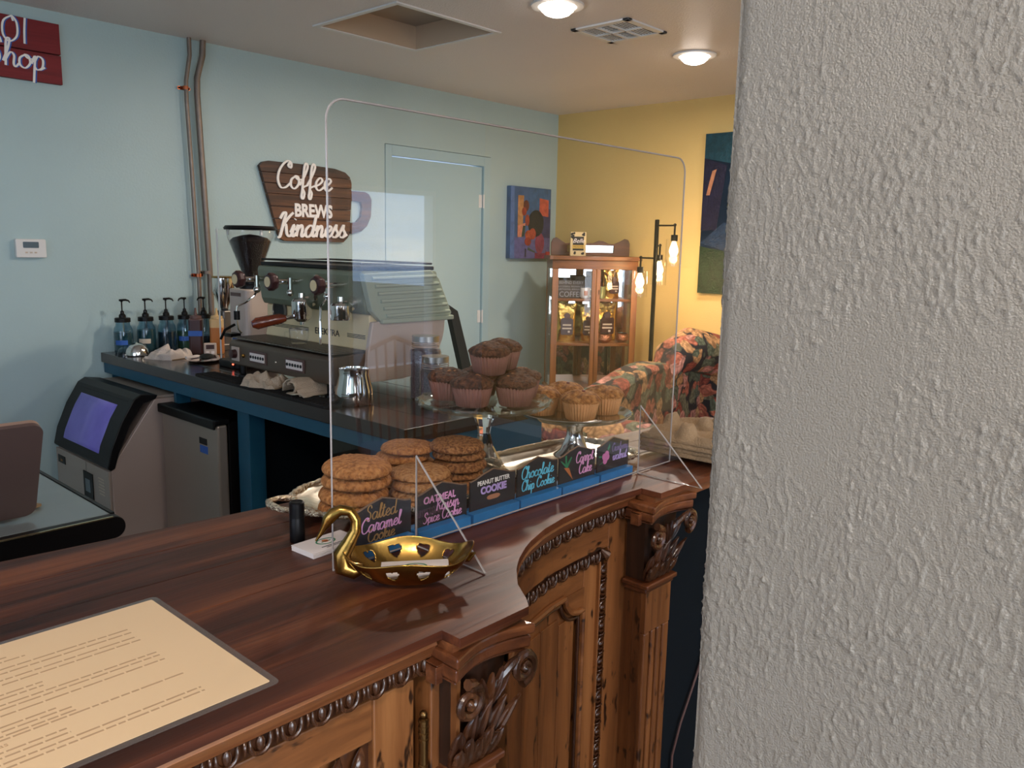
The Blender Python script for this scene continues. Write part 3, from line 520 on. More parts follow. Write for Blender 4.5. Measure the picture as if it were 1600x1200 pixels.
# egg and dart piece (local: x along run, -y outwards, z up)
def eggmesh(s=1.0):
    g=G(); g.ball((0,-.002,.001),.0070,12,8,(.72,.62,1.25))
    pts=[(.0112*math.cos(a),-.002,.001+.0118*math.sin(a)*.95) for a in np.linspace(-PI*.98,-.02,9)]; pts=[(-.0112,-.002,.010)]+pts+[(.0112,-.002,.010)]
    g.tube(pts,[.0016]+[.0031]*9+[.0016],6)
    g.tube([(.0178,-.003,.009),(.0178,-.0045,0),(.0178,-.002,-.009)],[.0026,.0018,.0005],6)
    return g.mesh('carved_egg',M['egg'])
EM=eggmesh()
def eggrow(path,sp,z,parent,off,start=0,vert=False,sc_=1):
    P=[Vector((p[0],p[1],0)) for p in path]; d=start; acc=0; i=0
    while i<len(P)-1:
        L=(P[i+1]-P[i]).length
        while d<=acc+L:
            q=P[i].lerp(P[i+1],(d-acc)/L); tt=(P[i+1]-P[i]).normalized(); nn=Vector((tt.y,-tt.x,0))
            o=O('carved_egg',EM,None,parent,loc=(q.x+nn.x*off,q.y+nn.y*off,z),rot=(0,0,math.atan2(tt.y,tt.x)),scale=(sc_,)*3); 
            d+=sp
        acc+=L; i+=1
for p in (EM,): p.polygons.foreach_set('use_smooth',[True]*len(p.polygons))
eggrow([(.018,.672),(.597,.672)],.0355,HC-.046,bandL,-.004,.006)
eggrow(pathC,.0345,HC-.046,bandC,-.004,.016)
# carcass
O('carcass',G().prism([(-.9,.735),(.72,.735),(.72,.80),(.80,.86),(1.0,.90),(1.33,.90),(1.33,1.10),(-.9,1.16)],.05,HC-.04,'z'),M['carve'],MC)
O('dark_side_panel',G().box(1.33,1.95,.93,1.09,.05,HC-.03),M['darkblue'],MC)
O('plinth',G().box(-.9,1.36,.66,1.1,0,.09),M['edge'],MC,bev=.004)
# left door (flat, closes under the cornice)
d=O('door',G().box(.5262,.5825,.684,.71,.12,.976).box(-.05,.524,.684,.71,.925,.976).box(-.05,.524,.684,.71,.12,.2),M['oakx'],MC,bev=.002)
O('stile',G().box(.524,.5835,.6825,.706,.12,.977),M['oak'],d,bev=.002)
O('panel',G().box(-.05,.524,.700,.714,.2,.925),M['oak'],d)
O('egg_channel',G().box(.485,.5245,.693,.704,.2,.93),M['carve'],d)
# carved band round the left door panel
for k in range(7):
    O('carved_leaf',G().tube([(.512-.03*k-.016*math.sin(q*1.2),.690-.005*math.sin(q*PI),.919-.030*q) for q in (0,.15,.3,.45,.6,.75,.9,1)],[.0015,.0045,.0062,.0068,.0062,.005,.003,.001],12,sy=1.2),M['egg'],d,smooth=True)
for k in range(20): O('carved_egg',EM,None,d,loc=(.507,.693,.865-.033*k),rot=(0,PI/2,0))
def hinge(x,y,z,L,parent):
    g=G().lathe([(.0055,-L/2),(.0055,L/2)],12,(x,y,z))
    for q in (-1,1):
        for k in range(4): g.ball((x,y,z+q*(L/2-.002-.008*k)),.0068,10,5,(1,1,.5))
        g.ball((x,y,z+q*(L/2+.006)),.005,10,6)
    O('hinge',g,M['hingem'],parent,smooth=True)
hinge(.590,.673,.885,.085,MC); hinge(.590,.673,.3,.085,MC)
O('jamb',G().box(.597,.612,.668,.74,.09,.985),M['oak'],MC,bev=.002)
O('return_panel',G().box(.612,.618,.64,.74,.09,1.01).box(.7,.745,.70,.74,.09,1.01),M['oak'],MC)
# curved centre door: build flat in (x,off,z) then bend
def bend(g,sub=None):
    g.v=[(x,ysm(x)+.020+y,z) for (x,y,z) in g.v]; return g
def strip(x0,x1,o0,o1,z0,z1,n=12):
    g=G()
    if x1-x0<.06: n=3
    xs=[x0+(x1-x0)*i/n for i in range(n+1)]; vs=[];fs=[]
    z0f=z0 if callable(z0) else (lambda x:z0); z1f=z1 if callable(z1) else (lambda x:z1)
    for x in xs: vs+=[(x,o0,z0f(x)),(x,o1,z0f(x)),(x,o1,z1f(x)),(x,o0,z1f(x))]
    for i in range(n):
        for k in range(4): fs.append((i*4+k,i*4+(k+1)%4,i*4+4+(k+1)%4,i*4+4+k))
    fs+=[(0,1,2,3),(n*4,n*4+1,n*4+2,n*4+3)]; return g.add(vs,fs)
d=O('door',bend(strip(.745,1.252,0,.02,.935,.985,24)),M['oakx'],MC,bev=.0015)
O('stile',bend(strip(1.192,1.252,-.001,.02,.12,.986)),M['oak'],d,bev=.0015)
O('stile',bend(strip(.745,.80,-.001,.02,.12,.986)),M['oak'],d,bev=.0015)
O('bottom_rail',bend(strip(.80,1.192,0,.02,.12,.2)),M['oakx'],d,bev=.0015)
O('inner_frame',bend(strip(1.125,1.17,.004,.016,.2,.912)),M['oak'],d,bev=.002)
O('inner_frame',bend(strip(.80,1.125,.004,.016,lambda x:.872,.912,18)),M['oakx'],d,bev=.002)
fp=[(.80,.872)]+[(.80+.26*i/6,.872+.006*math.sin(PI*i/12)) for i in range(1,7)]+[(1.062+.03*(1-math.cos(a)),.874-.036*math.sin(a)) for a in np.linspace(.15,PI/2,6)]+[(1.122,.836),(1.122,.2)]
fp=[(.80,.866),(.87,.8705),(.94,.8735),(1.0,.875),(1.062,.875),(1.066,.862),(1.075,.85),(1.088,.84),(1.104,.835),(1.121,.8345),(1.121,.7),(1.121,.5),(1.121,.3)]
O('field_panel',bend(strip(.80,1.105,.008,.016,.2,.862,14)),M['oak'],d)
for i,x in enumerate((.86,.925,.99,1.05)): O('panel_board',bend(strip((.80,.86,.925,.99)[i]+.0006,x-.0006,.004,.010,.2,.84)),M['oak'],d,bev=.0008)
O('panel_board',bend(strip(1.0506,1.1,.004,.010,.2,.828)),M['oak'],d,bev=.0008)
pts=[]
for (a,b) in zip(fp,fp[1:]):
    n=4
    for i in range(n): pts.append((a[0]+(b[0]-a[0])*i/n,a[1]+(b[1]-a[1])*i/n))
pts.append(fp[-1])
O('panel_moulding',bend(G().tube([(p[0],.001,p[1]) for p in pts],.0062,8)),M['oakx'],d,smooth=True)
O('panel_moulding',bend(G().tube([(p[0]-.010,.003,p[1]-.010) for p in pts],.0032,8)),M['carve'],d,smooth=True)
O('frame_corner',bend(G().prism([(1.0585,.8745),(1.128,.8745),(1.128,.836),(1.104,.8365),(1.088,.842),(1.076,.852),(1.066,.863)],.003,.012)),M['oakx'],d)
O('recess_panel',bend(strip(.80,1.13,.0165,.019,.2,.90,14)),M['oak'],d)
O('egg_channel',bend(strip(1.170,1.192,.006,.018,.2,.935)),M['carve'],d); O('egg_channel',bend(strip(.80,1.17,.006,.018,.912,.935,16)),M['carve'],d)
O('bead',bend(strip(1.166,1.170,-.003,.01,.2,.913)),M['oak'],d,bev=.001); O('bead',bend(strip(1.190,1.193,-.003,.01,.2,.934)),M['oak'],d,bev=.001)
for k in range(20):
    O('carved_egg',EM,None,d,loc=(1.181,ysm(1.181)+.022,.892-.0362*k),rot=(0,PI/2,0))
for k in range(10):
    x=1.158-.0345*k; O('carved_egg',EM,None,d,loc=(x,ysm(x)+.022,.922),rot=(0,0,.2 if x<.95 else .08))
O('corner_leaf',bend(G().tube([(1.172,0,.935),(1.182,-.004,.925),(1.19,0,.91)],[.002,.010,.003],8)),M['egg'],d,smooth=True)
hinge(1.262,.838,.862,.10,MC); hinge(1.262,.838,.3,.10,MC)
O('jamb',G().box(1.2685,1.283,.836,.90,.09,1.0),M['oak'],MC,bev=.002)
# pilasters with carved bracket capitals
def leaf(g,base,tip,w,curl,n=13,side=0):
    B=Vector(base);Tp=Vector(tip); ax=Tp-B; K=9; vs=[];fs=[]
    for i in range(n):
        u=i/(n-1); p=B+ax*u; ww=w*(math.sin(PI*(.16+.80*u))**.8)*(.80+.22*abs(math.sin(u*PI*3.5))); cy=-curl*u**2.2-.004*math.sin(PI*u)
        for j in range(K):
            v=j/(K-1)*2-1; rid=(.0028*(1-abs(v))**1.5 + .0011*math.cos(v*PI*3))*math.sin(PI*(.1+.85*u)); vs.append((p.x+v*ww,p.y+cy-rid+.0022*abs(v)**2,p.z-(.012*curl/.012*max(0,u-.82)*2.2)+.004*(1-abs(v))*u))
    off=len(vs); vs+=[(x,y+.0035,z) for x,y,z in vs]
    for i in range(n-1):
        for j in range(K-1):
            q=i*K+j; fs.append((q,q+1,q+K+1,q+K)); fs.append((off+q,off+q+K,off+q+K+1,off+q+1))
    bd=[j for j in range(K)]+[i*K+K-1 for i in range(1,n)]+[(n-1)*K+j for j in range(K-2,-1,-1)]+[i*K for i in range(n-2,0,-1)]
    for k in range(len(bd)): c=bd[k]; d_=bd[(k+1)%len(bd)]; fs.append((c,off+c,off+d_,d_))
    return g.add(vs,fs)
def volute(cx,cz,r,dirn,turns=1.6):
    g=G(); n=26; pts=[];R=[]
    for i in range(n):
        u=i/(n-1); a=dirn*(PI*.5)+ -dirn*u*turns*2*PI; rr=r*(1-.78*u); pts.append((cx+rr*math.cos(a)*1,-.006*u,cz+rr*math.sin(a))); R.append(r*.30*(1-.62*u)+.0006)
    g.tube(pts,R,8,sx=1,sy=1.0); g.ball((cx,-.003,cz),r*.24,10,6,(1,1.4,1)); return g
def pilaster(x0,x1,yf,zt,zc,zs,label=None):
    # zt top of abacus, zc bottom of abacus, zs top of shaft ledge
    xs=x1-.030; root=O('pilaster',G().box(x0+.012,x1-.012,yf+.022,yf+.09,.09,zt).box(x0+.008,xs-.006,yf+.008,yf+.03,.09,zs-.012),M['oak'],MC,bev=.002)
    w=x1-x0; ab=[]
    # concave moulded abacus, three stacked curved slabs
    for (za,zb,ex) in ((zt-.014,zt,.010),(zt-.032,zt-.015,.004),(zc,zt-.033,-.004)):
        top=[(x0-.004-ex*.3+ (w+.012+ex)*i/10, yf-.012-ex*.6+.016*math.sin(PI*i/10)) for i in range(11)]
        O('abacus',G().prism(top+[(x1+.004,yf+.05),(x0-.004,yf+.05)],za,zb,'z'),M['edge'],root,bev=.003)
    O('side_block',G().box(x0-.014,x0-.003,yf+.012,yf+.03,zc-.004,zc+.018).box(x0-.014,x0-.003,yf+.010,yf+.03,zc+.021,zt-.016),M['edge'],root,bev=.002)
    o1=O('volute',volute(x0+.018,zc-.030,.022,1),M['egg'],root,smooth=True,loc=(0,yf-.008,0))
    o2=O('volute',volute(x1-.006,zc-.016,.022,-1),M['egg'],root,smooth=True,loc=(0,yf-.014,0))
    O('scroll_arm',G().tube([(x0+.058,yf-.002,zc-.05),(x0+.07,yf-.008,zc-.022),(x1-.022,yf-.014,zc-.004),(x1-.004,yf-.018,zc+.003)],[.004,.006,.006,.003],8),M['egg'],root,smooth=True)
    O('scroll_arm',G().tube([(x0+.054,yf-.002,zc-.05),(x0+.046,yf-.006,zc-.028),(x0+.032,yf-.012,zc-.014),(x0+.018,yf-.014,zc-.012)],[.004,.006,.006,.003],8),M['egg'],root,smooth=True)
    h0=zs+.004
    H=zc-.048-h0
    for k,(u,hf) in enumerate(((.06,.80),(.28,1.0),(.5,1.12),(.72,1.05),(.95,.92))):
        bx=x0+.012+(w-.056)*u; tx=x0+.000+(w+.002)*u
        O('acanthus_leaf',leaf(G(),(bx,yf+.006,h0),(tx,yf-.002,h0+H*hf),.0135,.010),M['carve'],root,smooth=True)
    for k,(u,hf) in enumerate(((.0,.5),(.22,.62),(.45,.55),(.68,.66),(.92,.52))):
        bx=x0+.014+(w-.058)*u
        O('acanthus_leaf',leaf(G(),(bx,yf-.001,h0),(bx+(u-.4)*.022,yf-.006,h0+H*hf),.0105,.009),M['egg'],root,smooth=True)
    for k in range(5):
        u=k/4; O('acanthus_leaf',leaf(G(),(x0+w*.52+(u-.5)*.012,yf-.002,zc-.056),(x0+w*.5+(u-.5)*.07,yf-.010,zc-.010+.006*u),.006,.004),M['carve'],root,smooth=True)
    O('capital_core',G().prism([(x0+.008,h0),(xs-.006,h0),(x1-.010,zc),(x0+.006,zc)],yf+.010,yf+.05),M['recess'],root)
    O('ledge',G().box(x0-.004,xs+.004,yf-.008,yf+.05,zs-.008,zs+.001).box(x0,xs,yf-.002,yf+.05,zs-.017,zs-.0085),M['edge'],root,bev=.002)
    # fluted shaft
    fx=[x0+.006+(xs-x0-.010)*q for q in (.0,.22,.29,.46,.53,.70,.77,1)]
    for a,b in ((0,1),(2,3),(4,5),(6,7)): O('shaft_rib',G().box(fx[a],fx[b],yf+.000,yf+.012,.09,zs-.10),M['oak'],root,bev=.003)
    O('shaft_head',G().box(fx[0],fx[7],yf+.000,yf+.012,zs-.0995,zs-.018),M['oak'],root,bev=.001)
pilaster(.604,.716,.640,1.018,.982,.858)
pilaster(1.238,1.364,.790,1.018,.982,.862)
# ================= ACRYLIC SHIELD =================
ysh=.884
t=T('acrylic_shield','tall clear acrylic counter shield with rounded corners on triangular feet','shield',(1.04,ysh,HC))
x0,x1,z0,z1=.613-1.04,1.455-1.04,.004,.618
O('sheet',G().prism(rrect(x0,x1,z0,z1,.028,8,(1,1,0,0)),-.0005,.0015),M['acrylic'],t)
def outline(path,r,nm): return O(nm,G().tube(path,r,6,closed=True),M['acedge'],t,smooth=True)
pp=rrect(x0,x1,z0,z1,.028,8,(1,1,0,0)); outline([(p[0],.0005,p[1]) for p in pp],.0016,'polished_edge')
for fx in (.757,1.333):
    O('foot',G().prism([(-.146,.001),(-.002,.001),(-.002,.138)],fx-1.04-.0012,fx-1.04+.0012,'x'),M['acrylic'],t)
    O('foot_edge',G().tube([(fx-1.04,-.146,.002),(fx-1.04,-.003,.002),(fx-1.04,-.003,.138)],.0018,6,closed=True),M['acedge'],t,smooth=True)
# ================= MENU / CARDS / SMALL =================
t=T('menu_card','large laminated cream menu sheet lying on the dark wooden counter','menu',(.2,.838,HC+.0003))
O('laminate',G().prism(rrect(-.36,.212,-.151,.138,.008),0,.0006,'z'),M['lam'],t); O('sheet',G().prism(rrect(-.35,.204,-.143,.130,.002),.0007,.0010,'z'),M['menu'],t)
g=G()
random.seed(3)
rows=[('h','Drinks List',.105,-.06),('l',.095),('l',.086),('L',.070),('L',.060),('L',.046),('L',.036),('h','Espresso List',.024,-.055),('l',.016),('l',.008),('L',-.004),('L',-.012),('L',-.024),('h','Lunch List',-.036,-.05),('l',-.044),('l',-.052),('l',-.060),('L',-.066),('h','Extras',-.078,-.045),('l',-.086),('l',-.094),('L',-.104),('L',-.112)]
for r in rows:
    if r[0]=='h': txt(r[1],.010,M['print'],t,(r[3]+.02,r[2],.0011),(0,0,0),ext=.0001,name='menu_heading')
    else:
        a,b=(-.2,.15) if r[0]=='L' else (-.085,.03+random.random()*.02); x=a+random.random()*.02
        while x<b:
            L=.006+random.random()*.016; g.box(x,min(x+L,b),r[1]-.0013,r[1]+.0013,.001,.00115); x+=L+.002
O('menu_lines',g,M['print'],t)['kind']='stuff'
def card(n,loc,rz,label,grp,tilt=0):
    t=T('card_stack',label,'cards',loc,rz,grp)
    if tilt: t.rotation_euler=(0,tilt,rz)
    for k in range(n): O('card',G().box(-.0445,.0445,-.0255,.0255,.0016*k,.0016*k+.0012),M['paper'],t,loc=(random.uniform(-.0008,.0008),random.uniform(-.0008,.0008),0))
    z=.0016*n-.0003
    O('emblem',G().lathe([(.0105,0),(.0125,.0001),(.0125,.0003),(.0105,.0003)],24,(0,.004,z),cap=False).box(-.006,.006,.002,.004,z,z+.0003),M['p_grn'],t,scale=(1.3,.9,1)); O('emblem_sun',G().lathe([(.005,z),(.005,z+.0003)],16,(0,.005,0)),M['p_orange'],t)
    O('printed_line',G().box(-.02,.02,-.0145,-.013,z,z+.0003).box(-.014,.014,-.0185,-.0175,z,z+.0003),M['ink'],t); return t
card(5,(.664,.972,HC+.0003),.06,'stack of white business cards with round green logo beside the black tube','cards')
t=T('black_tube','small black capped tube standing on the counter by the card stack','tube',(.646,1.022,HC))
O('body',G().lathe([(0,0),(.0105,0),(.0112,.002),(.0112,.036),(.0108,.0368),(.0108,.0376),(0,.0376)],28),M['dark'],t,smooth=True)
O('cap',G().lathe([(0,.0378),(.0112,.0378),(.0112,.060),(.009,.062),(.008,.0605),(0,.0605)],28),M['dark'],t,smooth=True)
# brass swan dish
t=T('brass_swan_dish','brass swan dish with heart cutouts holding white cards','dish',(.665,.789,HC),math.radians(-41))
nA,nB=260,56; a_,b_=.084,.050; vs=[];keep=[]
def heart(u,v): # u,v in -1..1
    v=v+.15; return (u*u+v*v-.45)**3-u*u*v**3*1.1<0
def rimz(th): return .040+.006*math.cos(4*th)*(-1)*-.6+.010*max(0,math.cos(th))**6+.004*max(0,-math.cos(th))**4
for j in range(nB+1):
    u=j/nB
    for i in range(nA):
        th=2*PI*i/nA; rr=math.sin(u*PI/2*.98)**.8*(1+.18*u*u); zz_=(1-math.cos(u*PI/2))*rimz(th)/1.0
        vs.append((a_*rr*math.cos(th)*.86,b_*rr*math.sin(th)*.9,.002+zz_))
fs=[]
for j in range(nB):
    for i in range(nA):
        th=2*PI*(i+.5)/nA; u=(j+.5)/nB; cut=False
        for k in range(12):
            tc_=2*PI*(k+.5)/12; dth=(th-tc_+PI)%(2*PI)-PI
            if abs(math.cos(tc_))>.93: continue
            if heart(dth/.135,(u-.74)/.17): cut=True
        if not cut: fs.append((j*nA+i,j*nA+(i+1)%nA,(j+1)*nA+(i+1)%nA,(j+1)*nA+i))
o=O('bowl',G().add(vs,fs),M['brass'],t,smooth=True,ang=80); md=o.modifiers.new('s','SOLIDIFY'); md.thickness=.0016; md.offset=0
O('neck',G().tube([(-.058,0,.022),(-.070,0,.018),(-.084,0,.024),(-.086,0,.042),(-.076,0,.058),(-.068,0,.074),(-.068,0,.088),(-.075,0,.099),(-.087,0,.101),(-.096,0,.096),(-.103,0,.088),(-.108,0,.078),(-.113,0,.069),(-.119,0,.060)],[.006,.011,.0135,.0115,.009,.0075,.0068,.0068,.0072,.0085,.0078,.0045,.003,.0012],16),M['brass'],t,smooth=True)
O('tail',G().tube([(.066,0,.030),(.078,0,.034),(.088,0,.040)],[.004,.010,.0015],10,sx=1.4,sy=.5),M['brass'],t,smooth=True)
card(3,(.671,.783,HC+.0165),math.radians(-41),'white business cards lying in the brass swan dish','cards',-.03)
# ================= CHALKBOARD SIGNS =================
def board_sign(x0,x1,label):
    w=x1-x0; cx=(x0+x1)/2
    t=T('chalkboard_sign',label,'sign',(cx,.905,HC),0,'little chalkboard signs along the counter')
    ol=[(-w/2,.010),(w/2,.010),(w/2,.066),(w/2-.012,.067),(w/2-.03,.073),(0,.0795),(-w/2+.03,.074),(-w/2+.012,.068),(-w/2,.066)]
    O('board',G().prism(ol,-.0015,.0015),M['chalk'],t); O('board_edge',G().tube([(p[0],0,p[1]) for p in ol[2:]],.0017,6),M['chalkedge'],t)
    O('base_block',G().box(-w/2-.008,w/2-.006,-.018,-.0018,0,.018).box(-w/2-.008,w/2-.006,.0018,.016,0,.018).box(-w/2-.008,w/2-.006,-.002,.002,0,.009),M['signblue'],t,bev=.0008)
    return t
Y=-.0022
s=board_sign(.660,.766,'chalkboard sign reading Salted Caramel Cookie behind the brass swan')
script('Salted',.0105,.0016,M['p_goldp'],s,(-.004,Y,.052),slant=.1); script('Caramel',.0105,.0018,M['p_pink'],s,(-.004,Y,.034),slant=.1,squash=1); script('Cookie',.0092,.0016,M['p_goldp'],s,(-.004,Y,.0195),slant=.1)
s=board_sign(.776,.882,'chalkboard sign reading Oatmeal Raisin Spice Cookie in pink')
txt('OATMEAL',.0155,M['p_pink'],s,(-.006,Y,.052),bold=.0003,shear=.1,sx=.95); script('Raisin',.0095,.0017,M['p_pink'],s,(.01,Y,.037),slant=.1); script('Spice Cookie',.0082,.0014,M['p_pink'],s,(.0,Y,.0215),slant=.1,squash=.95)
s=board_sign(.890,.996,'chalkboard sign reading Peanut Butter Cookie above a painted peanut')
txt('PEANUT BUTTER',.0108,M['p_white'],s,(0,Y,.057),bold=.0001,sx=.92); txt('COOKIE',.0165,M['p_lilac'],s,(0,Y,.042),bold=.0007,sx=.98)
O('painted_peanut',G().prism([(-.013+.0,.033+.0)]+[(.012*math.cos(a)*1.3,.033+.0052*math.sin(a)*(1-.3*math.cos(a)**8*0)*(.72+.28*abs(math.cos(a)))) for a in np.linspace(PI,-PI+.3,22)],Y,Y+.001),M['p_peanut'],s)
s=board_sign(1.002,1.108,'chalkboard sign reading Chocolate Chip Cookie in light blue script')
script('Chocolate',.0105,.0019,M['p_cyan'],s,(-.002,Y,.047),slant=.1,squash=1); script('Chip Cookie',.0092,.0018,M['p_cyan'],s,(0,Y,.026),slant=.1,squash=.98)
s=board_sign(1.114,1.220,'chalkboard sign reading Carrot Cake beside a painted orange carrot')
script('Carrot',.0098,.0019,M['p_pink'],s,(.019,Y,.049),slant=.1,squash=.98); script('Cake',.0105,.0021,M['p_pink'],s,(.022,Y,.027),slant=.1,squash=.9)
O('painted_carrot',G().prism([(-.04,.046),(-.026,.044),(-.014,.020)],Y,Y+.001),M['p_orange'],s); O('painted_leaf',G().prism([(-.034,.045),(-.05,.060),(-.047,.06),(-.036,.052),(-.037,.068),(-.033,.068),(-.032,.052),(-.020,.064),(-.018,.062),(-.030,.045)],Y,Y+.001),M['p_grn'],s)
s=board_sign(1.228,1.330,'chalkboard sign reading Cranberry Walnut beside painted pink berries')
script('Cranberry',.0078,.0012,M['p_purple'],s,(.020,Y,.052),slant=.1,squash=.8); script('Walnut'.replace('W','w'),.0092,.0014,M['p_lilac'],s,(.020,Y,.034),slant=.1,squash=.92)
for (a,b) in ((-.030,.046),(-.020,.044),(-.027,.037),(-.022,.050)): O('painted_berry',G().prism(ell(a,b,.0065,.0065,12),Y-.0002*abs(a)*10,Y+.001),M['p_berry'],s)
for (a,b,c,d_) in ((-.018,.055,-.014,.070),(-.036,.046,-.048,.050),(-.034,.036,-.046,.032)): O('painted_leaf',G().prism([(a,b),(a*.5+c*.5+.004,b*.5+d_*.5),(c,d_),(a*.5+c*.5-.004,b*.5+d_*.5-.002)],Y,Y+.001),M['p_grn'],s)
# ================= TRAYS, STANDS, BAKES =================
def tray(label,cx,cy,a,b,rz,z,handles=True,n=72,squarish=2.6,rim='silverrim'):
    t=T('silver_tray',label,'tray',(cx,cy,z),rz,'silver serving trays')
    def se(th,k): c,s_=math.cos(th),math.sin(th); return (k*a*math.copysign(abs(c)**(2/squarish),c),k*b*math.copysign(abs(s_)**(2/squarish),s_))
    prof=[(0,.004),(.72,.004),(.76,.006),(.86,.013),(.97,.016),(1.0,.019),(1.01,.016),(.9,.010),(.76,.002),(0,.001)]
    g=G(); vs=[]
    for k,zz_ in prof:
        for i in range(n):
            th=2*PI*i/n; sc2=(1+.012*math.cos(12*th)) if k>.9 else 1; x,y=se(th,max(k,.001)*sc2); vs.append((x,y,zz_))
    fs=[(j*n+i,j*n+(i+1)%n,(j+1)*n+(i+1)%n,(j+1)*n+i) for j in range(len(prof)-1) for i in range(n)]
    O('dish',g.add(vs,fs),M['silver'],t,smooth=True,ang=60)
    pts=[]; R=[]
    for i in range(120):
        th=2*PI*i/120; x,y=se(th,1.0+.012*math.cos(12*th)); pts.append((x,y,.0195)); R.append(.0052+.0022*math.sin(th*31)*math.cos(th*17))
    O('ornate_rim',G().tube(pts,R,8,closed=True),M[rim],t,smooth=True,ang=80)
    if handles:
        for q in (-1,1):
            pts=[(q*(a*.97),-b*.42,.02),(q*(a+.02),-b*.36,.026),(q*(a+.045),-b*.2,.03),(q*(a+.052),0,.031),(q*(a+.045),b*.2,.03),(q*(a+.02),b*.36,.026),(q*(a*.97),b*.42,.02)]
            O('handle',G().tube(pts,[.006,.0045,.005,.007,.005,.0045,.006],8),M[rim],t,smooth=True,ang=80)
    return t
tray('oval silver tray with ornate rim carrying the cookie stacks',.88,1.08,.175,.120,math.radians(-8),HC+.001)
tray('large polished silver tray under the muffin stands behind the signs',1.262,1.025,.165,.098,math.radians(-4),HC+.001,handles=False,squarish=5)
# rounded cookies
def cookie_mesh(mn,seed,r=.054,h=.016,amp=.0022):
    g=G(); n=56; prof=[(0,0),(.55,0),(.88,.01),(.97,.10),(1.0,.26),(.985,.42),(.93,.62),(.80,.82),(.6,.95),(.4,1.02),(.2,1.04),(0,1.04)]
    pr=[(max(p*r,0),q*h) for p,q in prof]; g.lathe(pr,n)
    vv=[]
    for v in g.v:
        q=Vector(v); k=noise.noise(Vector((q.x*60+seed*9,q.y*60,q.z*40)))*amp*.55+noise.noise(Vector((q.x*210+seed*9,q.y*210,5)))*amp*.5; e_=1+.035*noise.noise(Vector((q.x*24,q.y*24,seed*3)))
        vv.append((q.x*e_,q.y*e_,q.z+(k if q.z>h*.3 else 0)))
    g.v=vv; me=g.mesh('cookie',M[mn]); me.polygons.foreach_set('use_smooth',[True]*len(me.polygons)); return me
CM={k:[cookie_mesh(k,s+i*5) for s in (1,2,3)] for i,k in enumerate(('ck1','ck2','ck3'))}
def stack(cx,cy,z,n,kind,sc_,descs,grp,seed,dz=.0152):
    random.seed(seed)
    for i in range(n):
        o=O('cookie',CM[kind][i%3],None,None,loc=(cx+random.uniform(-.006,.006)*(i>0),cy+random.uniform(-.006,.006),z+i*dz*sc_[2]),rot=(random.uniform(-.03,.03),random.uniform(-.03,.03),random.random()*6),scale=sc_); tag(o,descs[i],'cookie',grp)
zt=HC+.0055
stack(.786,1.070,zt,4,'ck1',(1.06,1.06,1.42),['bottom cookie of the left golden stack on the silver tray','second cookie from the bottom in the left golden stack','third cookie up in the left golden stack','large golden cookie on top of the leftmost stack'],'cookies of the left stack',1)
stack(.888,1.024,zt,4,'ck3',(.96,.96,1.0),['bottom pale cookie of the front stack behind the shield foot','second pale cookie from the bottom in the front stack','third pale cookie up in the front stack','pale cookie on top of the front stack behind the shield foot'],'cookies of the front stack',2)
stack(.948,1.135,zt,5,'ck1',(.93,.93,1.02),['bottom cookie of the rear middle stack','second cookie from the bottom in the rear middle stack','third cookie up in the rear middle stack','fourth cookie up in the rear middle stack','golden cookie topping the rear middle stack'],'cookies of the rear stack',3)
stack(1.012,1.060,zt,5,'ck2',(.93,.93,1.12),['bottom dark oat cookie of the right stack','second oat cookie from the bottom in the right stack','third oat cookie up in the right stack, jutting right','fourth oat cookie up in the right stack','crumbly oat cookie on top of the tall right stack'],'cookies of the right stack',4)
# cake stands
t=T('glass_cake_stand','clear glass cake stand on faceted stem carrying the brown muffins','cake stand',(1.104,1.085,HC+.0055)); ST1=t
R1=.128; zp=.138
O('plate',G().lathe([(0,zp),(R1*.9,zp),(R1*.97,zp+.006),(R1,zp+.008),(R1,zp+.004),(R1*.93,zp-.004),(R1*.5,zp-.006),(0,zp-.006)],64,rf=lambda a,j:1+(.012*math.cos(16*a) if 2<=j<=5 else 0)),M['greenglass'],t,smooth=True)
O('stem',G().lathe([(.016,zp-.007),(.024,zp-.016),(.021,zp-.028),(.0145,zp-.045),(.012,zp-.06),(.018,zp-.085),(.045,.006),(.055,.0),(0,0)],10),M['crystal'],t)
for k in range(16):
    a=2*PI*k/16; O('scallop',G().ball((R1*math.cos(a),R1*math.sin(a),zp+.004),.006,8,6),M['greenglass'],t,smooth=True)
t=T('silver_cake_stand','polished steel pedestal cake stand carrying the cranberry muffins','cake stand',(1.345,1.052,HC+.0055)); R2=.118; zp2=.086
O('plate',G().lathe([(0,zp2),(R2*.86,zp2),(R2*.93,zp2+.004),(R2,zp2+.010),(R2+.002,zp2+.009),(R2*.94,zp2+.0),(R2*.86,zp2-.003),(0,zp2-.003)],64),M['chrome'],t,smooth=True)
O('stem',G().lathe([(.03,zp2-.003),(.024,zp2-.012),(.017,zp2-.03),(.018,zp2-.045),(.03,.012),(.042,.004),(.045,0),(0,0)],32),M['chrome'],t,smooth=True)
